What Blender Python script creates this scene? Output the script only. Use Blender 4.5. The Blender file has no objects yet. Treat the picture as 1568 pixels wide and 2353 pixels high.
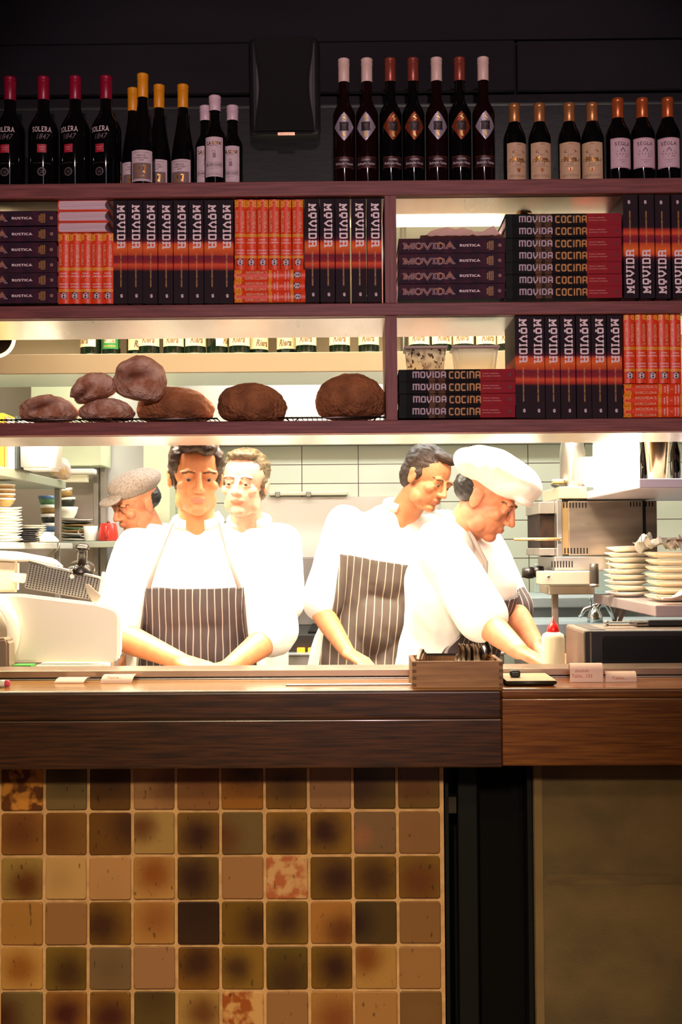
import bpy, bmesh, math, random
from mathutils import Vector, Matrix, noise
PI = math.pi
R = math.radians
random.seed(7)
SC = bpy.context.scene
COL = SC.collection

# ------------------------------------------------------------------ camera
FPX, IW, IH = 2700.0, 1568.0, 2353.0
CAM = Vector((0.0, 0.0, 1.43))
YAW, PITCH, ROLL = R(-0.58525), R(1.77294), R(-0.36466)
def cam_axes():
    cy, sy, cp, sp = math.cos(YAW), math.sin(YAW), math.cos(PITCH), math.sin(PITCH)
    f = Vector((sy*cp, cy*cp, sp)); r = Vector((cy, -sy, 0)); u = r.cross(f)
    c, s = math.cos(ROLL), math.sin(ROLL)
    return c*r + s*u, -s*r + c*u, f
CR, CU, CF = cam_axes()
cd = bpy.data.cameras.new('camera'); cam = bpy.data.objects.new('camera', cd); COL.objects.link(cam)
cam.matrix_world = Matrix(((CR.x, CU.x, -CF.x, CAM.x), (CR.y, CU.y, -CF.y, CAM.y), (CR.z, CU.z, -CF.z, CAM.z), (0, 0, 0, 1)))
cd.sensor_fit = 'HORIZONTAL'; cd.sensor_width = 24.0; cd.lens = 24.0*FPX/IW
cd.clip_start = 0.05; cd.clip_end = 60
SC.camera = cam
def P(px, py, Y):
    """where the line of sight through a photograph pixel meets the upright plane at depth Y"""
    d = CF + CR*((px - IW/2)/FPX) - CU*((py - IH/2)/FPX)
    return CAM + d*(Y/d.y)

# ------------------------------------------------------------------ exposure, world, lights
SC.view_settings.view_transform = 'Standard'; SC.view_settings.look = 'None'
SC.view_settings.exposure = 0.0; SC.view_settings.gamma = 1.0
SC.view_settings.use_curve_mapping = False
W = bpy.data.worlds.new('world'); SC.world = W; W.use_nodes = True
W.node_tree.nodes['Background'].inputs[0].default_value = (0.5, 0.45, 0.6, 1)
W.node_tree.nodes['Background'].inputs[1].default_value = 0.03

def area(name, loc, aim, size, power, col, size_y=None, spread=None):
    l = bpy.data.lights.new(name, 'AREA'); l.energy = power; l.color = col
    l.shape = 'RECTANGLE'; l.size = size; l.size_y = size_y or size
    if spread: l.spread = R(spread)
    o = bpy.data.objects.new(name, l); COL.objects.link(o); o.location = loc
    o.rotation_euler = (Vector(aim) - Vector(loc)).to_track_quat('-Z', 'Y').to_euler()
    return o
def spot(name, loc, aim, power, col, cone=60, blend=0.6, rad=0.05):
    l = bpy.data.lights.new(name, 'SPOT'); l.energy = power; l.color = col
    l.spot_size = R(cone); l.spot_blend = blend; l.shadow_soft_size = rad
    o = bpy.data.objects.new(name, l); COL.objects.link(o); o.location = loc
    o.rotation_euler = (Vector(aim) - Vector(loc)).to_track_quat('-Z', 'Y').to_euler()
    return o
# dining room: track spots behind the camera, an added floor fill spot, daylight window in the rear wall
spot('track_and_fill_spot', (0.1, -1.3, 2.72), (0.05, 3.0, 2.12), 350, (1.0, 0.69, 0.73), 37, 0.6, 0.06)
spot('track_and_fill_spot', (-0.55, -1.0, 2.72), (-0.35, 2.67, 0.35), 325, (1.0, 0.83, 0.51), 38, 0.9, 0.14)
spot('track_and_fill_spot', (-0.3, 0.2, 2.9), (-0.3, 1.5, 0), 300, (1.0, 0.78, 0.5), 70, 0.9, 0.1)  # added fill: floor bounce lifts the shade under the counter
spot('track_and_fill_spot', (1.1, -1.0, 2.72), (0.80, 2.67, 0.75), 85, (1.0, 0.72, 0.42), 34, 0.9, 0.05)
area('window_daylight', (0.55, -2.42, 1.75), (0.55, 3, 1.75), 0.35, 7, (0.62, 0.74, 1.0), 1.5)
# kitchen: ceiling fluorescents and the heat lamps over the pass
area('kitchen_light', (0.05, 3.72, 2.66), (0.05, 3.72, 0), 2.6, 130, (1.0, 0.88, 0.70), 0.35, 120)
area('kitchen_light', (0.0, 5.0, 2.66), (0.0, 5.0, 0), 2.4, 54, (1.0, 0.985, 0.91), 0.4)
# added fill lamps under the bottom shelf board, brightening counter and pass
for sx, ln, pw in ((-0.62, 1.1, 16), (0.24, 0.56, 9)): area('pass_fill_light', (sx, 3.09, 1.714), (sx, 3.095, 0), ln, pw, (1.0, 0.82, 0.56), 0.03)
# added unseen lamps behind the books, brightening the board above them
for sx, ln, pw in ((-0.45, 0.9, 9), (0.40, 0.56, 22)): area('underside_fill_light', (sx, 3.275, 2.068), (sx, 3.27, 3), ln, pw, (1.0, 0.88, 0.70), 0.02)
spot('heat_lamp_light', (0.55, 3.5, 2.1), (0.95, 3.75, 1.2), 45, (1.0, 0.80, 0.52), 120, 0.5, 0.06)
spot('heat_lamp_light', (-0.98, 3.55, 2.05), (-1.0, 4.0, 1.2), 85, (1.0, 0.82, 0.58), 120, 0.5, 0.06)

# ------------------------------------------------------------------ materials
def lin(c):
    return tuple((x/255/12.92 if x/255 <= .04045 else ((x/255+.055)/1.055)**2.4) for x in c[:3])
MATS = {}
def mat(name, c, r=0.5, m=0.0, c2=None, ns=20.0, st=(1, 1, 1), bump=0.0, bs=None, coat=0.0, trans=0.0, emit=0.0, lo=.35, hi=.65, det=4.0, ior=1.5, spec=0.5, sub=0.0, rv=0.0, bd=.004):
    if name in MATS: return MATS[name]
    k = bpy.data.materials.new(name); k.use_nodes = True; MATS[name] = k
    nt = k.node_tree; b = nt.nodes['Principled BSDF']
    b.inputs['Base Color'].default_value = (*lin(c), 1); b.inputs['Roughness'].default_value = r
    b.inputs['Metallic'].default_value = m; b.inputs['Coat Weight'].default_value = coat
    b.inputs['Coat Roughness'].default_value = 0.12
    b.inputs['Transmission Weight'].default_value = trans; b.inputs['IOR'].default_value = ior
    b.inputs['Specular IOR Level'].default_value = spec
    if sub:
        b.inputs['Subsurface Weight'].default_value = sub; b.inputs['Subsurface Radius'].default_value = (.01, .004, .002)
    if emit:
        b.inputs['Emission Color'].default_value = (*lin(c), 1); b.inputs['Emission Strength'].default_value = emit
    if c2 or bump or rv:
        tc = nt.nodes.new('ShaderNodeTexCoord'); mp = nt.nodes.new('ShaderNodeMapping'); mp.inputs['Scale'].default_value = st
        nt.links.new(tc.outputs['Object'], mp.inputs[0])
        n = nt.nodes.new('ShaderNodeTexNoise'); n.inputs['Scale'].default_value = ns; n.inputs['Detail'].default_value = det
        nt.links.new(mp.outputs[0], n.inputs['Vector'])
        if c2:
            cr = nt.nodes.new('ShaderNodeValToRGB'); e = cr.color_ramp.elements
            e[0].position = lo; e[1].position = hi; e[0].color = (*lin(c), 1); e[1].color = (*lin(c2), 1)
            nt.links.new(n.outputs[0], cr.inputs[0]); nt.links.new(cr.outputs[0], b.inputs['Base Color'])
        if rv:
            mr = nt.nodes.new('ShaderNodeMapRange'); mr.inputs['To Min'].default_value = max(.02, r-rv); mr.inputs['To Max'].default_value = r+rv
            nt.links.new(n.outputs[0], mr.inputs[0]); nt.links.new(mr.outputs[0], b.inputs['Roughness'])
        if bump:
            bn = nt.nodes.new('ShaderNodeBump'); bn.inputs['Strength'].default_value = bump; bn.inputs['Distance'].default_value = bd
            src = n
            if bs:
                src = nt.nodes.new('ShaderNodeTexNoise'); src.inputs['Scale'].default_value = bs; src.inputs['Detail'].default_value = 3
                nt.links.new(mp.outputs[0], src.inputs['Vector'])
            nt.links.new(src.outputs[0], bn.inputs['Height']); nt.links.new(bn.outputs[0], b.inputs['Normal'])
    return k
def ramp_mat(name, axis, length, stops, r=0.45, mottled=0.0, ns=40, coat=0.0, const=False):
    """printed cover: a colour ramp along one local axis of the book"""
    k = bpy.data.materials.new(name); k.use_nodes = True; nt = k.node_tree; b = nt.nodes['Principled BSDF']
    b.inputs['Roughness'].default_value = r; b.inputs['Specular IOR Level'].default_value = .1
    tc = nt.nodes.new('ShaderNodeTexCoord'); sx = nt.nodes.new('ShaderNodeSeparateXYZ'); nt.links.new(tc.outputs['Object'], sx.inputs[0])
    dv = nt.nodes.new('ShaderNodeMath'); dv.operation = 'DIVIDE'; dv.inputs[1].default_value = length
    nt.links.new(sx.outputs['XYZ'.index(axis)], dv.inputs[0])
    cr = nt.nodes.new('ShaderNodeValToRGB'); e = cr.color_ramp.elements
    if const: cr.color_ramp.interpolation = 'CONSTANT'
    while len(e) < len(stops): e.new(0.5)
    for i, (p, c) in enumerate(stops): e[i].position = p; e[i].color = (*lin(c), 1)
    nt.links.new(dv.outputs[0], cr.inputs[0]); out = cr.outputs[0]
    if mottled:
        n = nt.nodes.new('ShaderNodeTexNoise'); n.inputs['Scale'].default_value = ns; n.inputs['Detail'].default_value = 5
        nt.links.new(tc.outputs['Object'], n.inputs['Vector'])
        mx = nt.nodes.new('ShaderNodeMix'); mx.data_type = 'RGBA'; mx.blend_type = 'OVERLAY'; mx.inputs[0].default_value = mottled
        nt.links.new(out, mx.inputs[6]); nt.links.new(n.outputs[1], mx.inputs[7]); out = mx.outputs[2]
    nt.links.new(out, b.inputs['Base Color'])
    MATS[name] = k
    return k

# ------------------------------------------------------------------ mesh building
class MB:
    def __init__(s): s.v = []; s.f = []; s.m = []; s.sm = []; s.mats = []
    def mi(s, m):
        if m not in s.mats: s.mats.append(m)
        return s.mats.index(m)
    def add(s, vs, fs, m, smooth=False, X=None):
        o = len(s.v); i = s.mi(m)
        s.v += [tuple(X @ Vector(v)) if X else tuple(v) for v in vs]
        for f in fs: s.f.append(tuple(o+a for a in f)); s.m.append(i); s.sm.append(smooth)
        return s
    def bm(s, b, m, smooth=False, X=None):
        b.verts.index_update()
        s.add([v.co.copy() for v in b.verts], [[v.index for v in f.verts] for f in b.faces], m, smooth, X); b.free(); return s
    def box(s, x0, x1, y0, y1, z0, z1, m, bev=0.0, seg=2, X=None):
        b = bmesh.new(); bmesh.ops.create_cube(b, size=1.0)
        for v in b.verts: v.co = Vector((x0+(v.co.x+.5)*(x1-x0), y0+(v.co.y+.5)*(y1-y0), z0+(v.co.z+.5)*(z1-z0)))
        if bev: bmesh.ops.bevel(b, geom=b.edges[:], offset=bev, segments=seg, affect='EDGES', profile=.5)
        return s.bm(b, m, False, X)
    def lathe(s, prof, m, seg=28, c=(0, 0, 0), X=None, smooth=True, a0=0.0, a1=2*PI, cap=True):
        full = abs(a1-a0-2*PI) < 1e-6; n = seg if full else seg+1; vs = []; fs = []
        for (r, z) in prof:
            for i in range(n):
                a = a0+(a1-a0)*i/seg; vs.append((c[0]+r*math.cos(a), c[1]+r*math.sin(a), c[2]+z))
        for j in range(len(prof)-1):
            for i in range(seg):
                i2 = (i+1) % n; fs.append((j*n+i, j*n+i2, (j+1)*n+i2, (j+1)*n+i))
        if full and cap:
            if prof[0][0] > 1e-5: fs.append(tuple(range(n-1, -1, -1)))
            if prof[-1][0] > 1e-5: fs.append(tuple((len(prof)-1)*n+i for i in range(n)))
        return s.add(vs, fs, m, smooth, X)
    def tube(s, pts, r, m, seg=8, closed=False, X=None):
        pts = [Vector(p) for p in pts]; n = len(pts); vs = []; fs = []; up = Vector((0, 0, 1)); pu = None
        rs = r if isinstance(r, (list, tuple)) else [r]*n
        for i, p in enumerate(pts):
            if closed: t = pts[(i+1) % n]-pts[i-1]
            else: t = pts[min(i+1, n-1)]-pts[max(i-1, 0)]
            t = t.normalized() if t.length > 1e-9 else Vector((1, 0, 0))
            if pu is None: pu = t.orthogonal() if abs(t.dot(up)) > .95 else t.cross(up)
            a = (pu - t*pu.dot(t)); a = a.normalized() if a.length > 1e-6 else t.orthogonal().normalized(); pu = a; b2 = t.cross(a)
            for k in range(seg):
                q = 2*PI*k/seg; vs.append(p + (a*math.cos(q)+b2*math.sin(q))*rs[i])
        for i in range(n if closed else n-1):
            j = (i+1) % n
            for k in range(seg): fs.append((i*seg+k, i*seg+(k+1) % seg, j*seg+(k+1) % seg, j*seg+k))
        if not closed: fs.append(tuple(range(seg-1, -1, -1))); fs.append(tuple((n-1)*seg+k for k in range(seg)))
        return s.add(vs, fs, m, True, X)
    def sphere(s, c, r, m, seg=16, ring=10, X=None, rot=None):
        b = bmesh.new(); bmesh.ops.create_uvsphere(b, u_segments=seg, v_segments=ring, radius=1)
        r = r if isinstance(r, (list, tuple)) else (r, r, r)
        Q = Matrix.Translation(c) @ (rot.to_4x4() if rot else Matrix.Identity(4)) @ Matrix.Diagonal((*r, 1))
        for v in b.verts: v.co = Q @ v.co
        return s.bm(b, m, True, X)
    def prism(s, poly, y0, y1, m, X=None, bev=0.0):
        """outline in (x, z) given depth along y"""
        b = bmesh.new(); n = len(poly)
        A = [b.verts.new((x, y0, z)) for x, z in poly]; B = [b.verts.new((x, y1, z)) for x, z in poly]
        b.faces.new(A); b.faces.new(B[::-1])
        for i in range(n): b.faces.new((A[i], B[i], B[(i+1) % n], A[(i+1) % n]))
        bmesh.ops.recalc_face_normals(b, faces=b.faces[:])
        if bev: bmesh.ops.bevel(b, geom=b.edges[:], offset=bev, segments=2, affect='EDGES')
        return s.bm(b, m, False, X)
    def flat(s, geo, m, fn):
        """printed flat shapes: geo = (2D verts, faces), fn maps them onto the surface"""
        out = []
        for q in geo[0]:
            p = fn(q[0], q[1]); out.append((p[0], p[1]-(q[2] if len(q) > 2 else 0)*2e-5, p[2]))    # overlapping strokes of one letter lie as separate ink layers
        return s.add(out, geo[1], m)
    def mesh(s, name):
        me = bpy.data.meshes.new(name); me.from_pydata(s.v, [], s.f)
        for m in s.mats: me.materials.append(m)
        me.polygons.foreach_set('material_index', s.m); me.polygons.foreach_set('use_smooth', s.sm); me.update(); return me
    def build(s, name, parent=None, loc=None, rot=None):
        return link(name, s.mesh(name), parent, loc, rot)
def link(name, me, parent=None, loc=None, rot=None):
    o = bpy.data.objects.new(name, me); COL.objects.link(o)
    if parent: o.parent = parent
    if loc is not None: o.location = loc
    if rot is not None: o.rotation_euler = rot
    return o
def tag(o, label=None, cat=None, group=None, kind=None):
    if label: o['label'] = label
    if cat: o['category'] = cat
    if group: o['group'] = group
    if kind: o['kind'] = kind
    return o
def thing(name, label, cat, loc=(0, 0, 0), rot=None, group=None):
    o = bpy.data.objects.new(name, None); COL.objects.link(o); o.empty_display_size = .05; o.location = loc
    if rot is not None: o.rotation_euler = rot
    return tag(o, label, cat, group)
KIDS = {}
def dup(root, loc, rot=None, label=None, group=None, scale=None):
    if root not in KIDS:
        KIDS[root] = [(c, [g for g in bpy.data.objects if g.parent == c]) for c in bpy.data.objects if c.parent == root]
    r = root.copy(); COL.objects.link(r); r.location = loc
    if rot is not None: r.rotation_euler = rot
    if scale: r.scale = scale
    for c, gs in KIDS[root]:
        d = c.copy(); COL.objects.link(d); d.parent = r
        for g in gs: h = g.copy(); COL.objects.link(h); h.parent = d
    if label: r['label'] = label
    if group: r['group'] = group
    return r
class Kind:
    """first placing moves the built thing itself, later ones copy it with its parts"""
    def __init__(s, root): s.root = root; s.used = False
    def put(s, loc, rot=None, label=None, group=None, scale=None):
        if s.used: return dup(s.root, loc, rot if rot is not None else (0, 0, 0), label, group, scale)
        s.used = True; o = s.root; o.location = loc
        if rot is not None: o.rotation_euler = rot
        if scale: o.scale = scale
        if label: o['label'] = label
        if group: o['group'] = group
        return o
ORD = ['first', 'second', 'third', 'fourth', 'fifth', 'sixth', 'seventh', 'eighth', 'ninth', 'tenth', 'eleventh', 'twelfth', 'thirteenth', 'fourteenth', 'fifteenth', 'sixteenth', 'seventeenth', 'eighteenth']
NUM = ['zero', 'one', 'two', 'three', 'four', 'five', 'six', 'seven', 'eight', 'nine', 'ten', 'eleven', 'twelve', 'thirteen', 'fourteen', 'fifteen', 'sixteen']
def lr(i, n):
    return 'leftmost' if i == 0 else 'rightmost' if i == n-1 else ORD[i]+' from left'
def td(i, n):
    return 'top' if i == 0 else 'bottom' if i == n-1 else ORD[i]+' from top'

# ------------------------------------------------------------------ lettering
def ell(cx, cy, rx, ry, n=18, a0=0, a1=360):
    return [(cx+rx*math.cos(R(a0+(a1-a0)*i/n)), cy+ry*math.sin(R(a0+(a1-a0)*i/n))) for i in range(n+1)]
_O = ell(.45, .5, .38, .5)
GL = {  # serif capitals: width, strokes, serif ticks
 'M': (1.15, [[(.17, 0), (.17, 1)], [(.98, 0), (.98, 1)], [(.17, 1), (.575, .12), (.98, 1)]], [(.17, 0), (.98, 0), (.1, 1), (1.05, 1)]),
 'O': (.9, [_O], []), 'V': (.95, [[(.05, 1), (.47, .02), (.9, 1)]], [(.06, 1), (.88, 1)]),
 'I': (.42, [[(.21, 0), (.21, 1)]], [(.21, 0), (.21, 1)]),
 'D': (.92, [[(.17, 0), (.17, 1)], [(.17, 1), (.45, 1), (.7, .86), (.8, .5), (.7, .14), (.45, 0), (.17, 0)]], [(.12, 0), (.12, 1)]),
 'A': (.97, [[(.06, 0), (.48, 1), (.9, 0)], [(.2, .32), (.76, .32)]], [(.08, 0), (.9, 0)]),
 'S': (.74, [[(.62, .82), (.5, .97), (.27, .98), (.12, .82), (.16, .6), (.5, .43), (.62, .22), (.5, .03), (.25, .02), (.1, .18)]], []),
 'B': (.82, [[(.17, 0), (.17, 1)], [(.17, 1), (.47, 1), (.62, .88), (.62, .65), (.47, .53), (.17, .53)], [(.45, .53), (.67, .42), (.7, .16), (.52, 0), (.17, 0)]], [(.12, 0), (.12, 1)]),
 'R': (.9, [[(.17, 0), (.17, 1)], [(.17, 1), (.5, 1), (.66, .88), (.66, .62), (.5, .5), (.17, .5)], [(.42, .5), (.78, 0)]], [(.17, 0), (.12, 1), (.82, 0)]),
 'C': (.85, [ell(.47, .5, .39, .5, 14, 45, 315)], []),
 'E': (.76, [[(.17, 0), (.17, 1)], [(.1, 1), (.65, 1), (.65, .85)], [(.17, .53), (.5, .53)], [(.1, 0), (.67, 0), (.67, .17)]], []),
 'L': (.74, [[(.17, 0), (.17, 1)], [(.05, 0), (.66, 0), (.66, .18)]], [(.17, 1)]),
 'N': (1.0, [[(.17, 0), (.17, 1)], [(.17, 1), (.82, 0)], [(.82, 0), (.82, 1)]], [(.17, 0), (.12, 1), (.82, 1)]),
 'U': (.95, [[(.17, 1), (.17, .3), (.3, .04), (.47, 0), (.66, .04), (.78, .3), (.78, 1)]], [(.17, 1), (.78, 1)]),
 'T': (.85, [[(.42, 0), (.42, 1)], [(.06, .82), (.06, 1), (.78, 1), (.78, .82)]], [(.42, 0)]),
 'G': (.92, [ell(.47, .5, .39, .5, 14, 45, 340), [(.55, .42), (.86, .42)], [(.82, .42), (.82, .05)]], []),
 'Y': (.92, [[(.06, 1), (.46, .48), (.86, 1)], [(.46, .48), (.46, 0)]], [(.08, 1), (.86, 1), (.46, 0)]),
 'Z': (.8, [[(.1, .85), (.1, 1), (.7, 1), (.1, 0), (.72, 0), (.72, .16)]], []),
 "'": (.25, [[(.13, 1), (.08, .74)]], []), ' ': (.45, [], []), '"': (.4, [[(.1, 1), (.08, .76)], [(.27, 1), (.25, .76)]], []),
}
GL['\u00c9'] = (GL['E'][0], GL['E'][1]+[[(.3, 1.12), (.52, 1.28)]], [])
BIG = {  # heavy slab capitals of the black spine
 'M': (1.0, [[(.2, 0), (.2, .86)], [(.8, 0), (.8, .86)], [(.12, .93), (.5, .42), (.88, .93)]], [(.2, .07), (.8, .07)]),
 'O': (.86, [[(.16, .36), (.16, .86), (.2, .91), (.66, .91), (.7, .86), (.7, .36), (.66, .31), (.2, .31), (.16, .36)], [(.27, .07), (.59, .07)]], []),
 'V': (.98, [[(.2, .92), (.2, .5), (.5, .12), (.8, .5), (.8, .92)]], [(.2, .93), (.8, .93)]),
 'I': (.46, [[(.23, 0), (.23, 1)]], [(.23, .07), (.23, .93)]),
 'D': (.9, [[(.2, 0), (.2, 1)], [(.08, .92), (.66, .92), (.73, .84), (.73, .16), (.66, .08), (.08, .08)]], []),
 'A': (.95, [[(.2, 0), (.2, .92), (.65, .92), (.74, .82), (.74, 0)], [(.05, .92), (.3, .92)], [(.05, .5), (.74, .5)]], [(.2, .07), (.74, .07)]),
}
DOT = {  # rounded square capitals
 'm': (1.1, [[(.1, 0), (.1, .92), (.98, .92), (.98, 0)], [(.54, .9), (.54, 0)]], []),
 'o': (.82, [[(.1, .12), (.1, .85), (.2, .92), (.58, .92), (.68, .85), (.68, .15), (.58, .08), (.2, .08), (.1, .15)]], []),
 'v': (.82, [[(.1, 1), (.1, .45), (.3, .04), (.68, .5), (.68, 1)]], []), 'i': (.3, [[(.12, 0), (.12, 1)]], []),
 'd': (.82, [[(.1, .0), (.1, .92), (.52, .92), (.68, .75), (.68, .25), (.52, .08), (.1, .08)]], []),
 'a': (.82, [[(.1, 0), (.1, .85), (.2, .92), (.58, .92), (.68, .85), (.68, 0)], [(.1, .42), (.68, .42)]], []),
 'c': (.8, [[(.7, .92), (.2, .92), (.1, .82), (.1, .18), (.2, .08), (.7, .08)]], []),
 'n': (.82, [[(.1, 0), (.1, .92), (.58, .92), (.68, .82), (.68, 0)]], []), ' ': (.4, [], []),
}
def stroke(pts, t):
    closed = abs(pts[0][0]-pts[-1][0])+abs(pts[0][1]-pts[-1][1]) < 1e-6 and len(pts) > 3
    q = [Vector(p) for p in (pts[:-1] if closed else pts)]; n = len(q); L = []; Rr = []
    for i in range(n):
        d0 = (q[i]-q[i-1]) if (i > 0 or closed) else (q[1]-q[0])
        d1 = (q[(i+1) % n]-q[i]) if (i < n-1 or closed) else (q[-1]-q[-2])
        d0.normalize(); d1.normalize(); n0 = Vector((-d0.y, d0.x)); n1 = Vector((-d1.y, d1.x)); b = n0+n1
        b = b.normalized() if b.length > 1e-3 else n0
        k = t/2/max(.4, b.dot(n0)); L.append(q[i]+b*k); Rr.append(q[i]-b*k)
    vs = [tuple(v) for v in L]+[tuple(v) for v in Rr]; fs = []
    for i in range(n if closed else n-1): j = (i+1) % n; fs.append((n+i, n+j, j, i))
    return vs, fs
def join(geos):
    V = []; F = []
    for k, (v, f) in enumerate(geos): o = len(V); V += [(q[0], q[1], k % 9) for q in v]; F += [tuple(o+a for a in q) for q in f]
    return V, F
def stext(s, w, h, font=GL, t=.17, ser=.3, tr=.08, st=None):
    """stroke lettering fitted to w x h, origin at its middle"""
    x = 0; geos = []
    for ch in s:
        gw, ss, sf = font[ch]
        for p in ss: geos.append(stroke([(a+x, b) for a, b in p], t))
        for a, b in sf:
            st_ = st or t*.6; b2 = b*(1-st_)+st_/2 if font is GL else b
            geos.append(stroke([(x+a-ser/2, b2), (x+a+ser/2, b2)], st_))
        x += gw+tr
    return fit(join(geos), w, h)
def fit(g, w, h):
    xs = [v[0] for v in g[0]]; ys = [v[1] for v in g[0]]; a, b, c, d = min(xs), max(xs), min(ys), max(ys)
    sx = w/(b-a); sy = h/(d-c) if h else sx
    return [((q[0]-(a+b)/2)*sx, (q[1]-(c+d)/2)*sy, q[2] if len(q) > 2 else 0) for q in g[0]], g[1]
FC = {}
def ftext(s, w, h, bold=0.0, shear=0.0):
    """lettering of the built-in face fitted to w x h"""
    k = (s, bold, shear)
    if k not in FC:
        c = bpy.data.curves.new('lettering', 'FONT'); c.body = s; c.size = 1; c.offset = bold; c.shear = shear; c.resolution_u = 2
        o = bpy.data.objects.new('lettering', c); COL.objects.link(o); bpy.context.view_layer.update()
        me = bpy.data.meshes.new_from_object(o.evaluated_get(bpy.context.evaluated_depsgraph_get()))
        FC[k] = ([(v.co.x, v.co.y) for v in me.vertices], [tuple(p.vertices) for p in me.polygons])
        bpy.data.objects.remove(o); bpy.data.curves.remove(c); bpy.data.meshes.remove(me)
    return fit(FC[k], w, h)
def rect(x0, x1, y0, y1, n=1):
    return [(x0+(x1-x0)*i/n, y) for i in range(n+1) for y in (y0, y1)], [(2*i, 2*i+2, 2*i+3, 2*i+1) for i in range(n)]
def disc(cx, cy, rx, ry, n=20):
    return [(cx+rx*math.cos(2*PI*i/n), cy+ry*math.sin(2*PI*i/n)) for i in range(n)], [tuple(range(n))]
def off(g, dx, dy): return [(q[0]+dx, q[1]+dy, q[2] if len(q) > 2 else 0) for q in g[0]], g[1]
def ring(cx, cy, r, t, n=24): return stroke(ell(cx, cy, r, r, n), t)
# ------------------------------------------------------------------ room shell
black_paint = mat('black_paint', (24, 22, 27), .8, spec=.25, c2=(31, 29, 34), ns=6, st=(.3, 1, 1), bump=.15, bs=60)
plaster = mat('cream_plaster', (205, 200, 180), .8, c2=(196, 190, 168), ns=4)
green_wall = mat('pale_green_paint', (206, 212, 178), .6, c2=(198, 204, 170), ns=3)
steel = mat('brushed_steel', (196, 194, 188), .34, 1.0, ns=60, st=(.15, 2, 6), bump=.04, rv=.08)
steel_dull = mat('dull_steel', (176, 172, 164), .45, 1.0, c2=(150, 145, 136), ns=5, rv=.1)
steel_under = mat('scuffed_steel', (226, 218, 210), .3, .75, c2=(210, 200, 188), ns=14, st=(.6, .1, 1), rv=.08)
dark = mat('dark_metal', (13, 12, 12), .6, spec=.2)
blackp = mat('black_plastic', (24, 22, 21), .38)
white_pl = mat('white_plastic', (238, 236, 228), .4)
def struct(name, x0, x1, y0, y1, z0, z1, m):
    return tag(MB().box(x0, x1, y0, y1, z0, z1, m).build(name), kind='structure')
struct('floor', -3, 3, -2.5, 6.3, -.1, 0, mat('floor_boards', (150, 112, 76), .5, c2=(128, 92, 60), ns=3, st=(6, .6, 1)))
struct('ceiling', -3, 3, -2.5, 3.42, 3.1, 3.2, mat('dark_ceiling', (50, 46, 46), .8))
struct('ceiling_kitchen', -3, 3, 3.42, 6.3, 2.8, 2.9, plaster)
struct('wall_left', -3.1, -3, -2.5, 2.86, 0, 3.1, mat('dark_plum_wall', (60, 44, 46), .8))
struct('wall_right', 3, 3.1, -2.5, 2.86, 0, 3.1, MATS['dark_plum_wall'])
w = MB(); pm = MATS['dark_plum_wall']
w.box(-3, .3, -2.6, -2.5, 0, 3.1, pm).box(.8, 3, -2.6, -2.5, 0, 3.1, pm).box(.3, .8, -2.6, -2.5, 0, .9, pm).box(.3, .8, -2.6, -2.5, 2.6, 3.1, pm)
tag(w.build('wall_rear'), kind='structure')
# black boarded wall above the shelves
ZT = P(784, 415, 3.0).z            # top face of the top shelf
w = MB()
w.box(-3, 3, 3.345, 3.42, ZT, 3.1, black_paint)
zl, zm = P(784, 207, 3.3).z, P(784, 92, 3.3).z
xs = P(1188, 150, 3.3).x
w.box(-3, xs-.003, 3.31, 3.345, zl, zm, black_paint, .004).box(xs+.003, 3, 3.312, 3.345, zl, zm-.002, black_paint, .004)
w.box(-3, 3, 3.322, 3.345, zm+.006, 3.1, black_paint, .003)
w.box(-3, 3, 3.326, 3.345, zl-.034, zl-.006, black_paint, .003)
tag(w.build('wall_front'), kind='structure')
# kitchen walls: stacked white tiles with dark grout on the far wall
def tile_wall():
    k = bpy.data.materials.new('white_wall_tiles'); k.use_nodes = True; nt = k.node_tree; b = nt.nodes['Principled BSDF']
    b.inputs['Roughness'].default_value = .18
    tc = nt.nodes.new('ShaderNodeTexCoord'); sx = nt.nodes.new('ShaderNodeSeparateXYZ'); nt.links.new(tc.outputs['Object'], sx.inputs[0])
    p0 = P(694, 1068, 6.1); outs = []
    for ax, o0, pitch in ((0, p0.x, .2938), (2, p0.z, .0985)):
        a = nt.nodes.new('ShaderNodeMath'); a.operation = 'SUBTRACT'; a.inputs[1].default_value = o0-30*pitch; nt.links.new(sx.outputs[ax], a.inputs[0])
        m = nt.nodes.new('ShaderNodeMath'); m.operation = 'MODULO'; m.inputs[1].default_value = pitch; nt.links.new(a.outputs[0], m.inputs[0])
        g = nt.nodes.new('ShaderNodeMath'); g.operation = 'PINGPONG'; g.inputs[1].default_value = pitch/2; nt.links.new(m.outputs[0], g.inputs[0])
        q = nt.nodes.new('ShaderNodeMath'); q.operation = 'LESS_THAN'; q.inputs[1].default_value = .0021; nt.links.new(g.outputs[0], q.inputs[0]); outs.append(q)
    mx = nt.nodes.new('ShaderNodeMath'); mx.operation = 'MAXIMUM'; nt.links.new(outs[0].outputs[0], mx.inputs[0]); nt.links.new(outs[1].outputs[0], mx.inputs[1])
    c = nt.nodes.new('ShaderNodeMix'); c.data_type = 'RGBA'; c.inputs[6].default_value = (*lin((208, 214, 196)), 1); c.inputs[7].default_value = (*lin((80, 62, 48)), 1)
    nt.links.new(mx.outputs[0], c.inputs[0]); nt.links.new(c.outputs[2], b.inputs['Base Color'])
    return k
tag(MB().box(-3, 3, 6.1, 6.2, 0, 2.8, tile_wall()).build('wall_back'), kind='structure')
struct('wall_kitchen_left', -2.0, -1.9, 3.42, 6.1, 0, 2.8, mat('grey_wall_panel', (176, 176, 162), .5))
struct('wall_kitchen_right', 2.0, 2.1, 3.42, 6.1, 0, 2.8, plaster)
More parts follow.
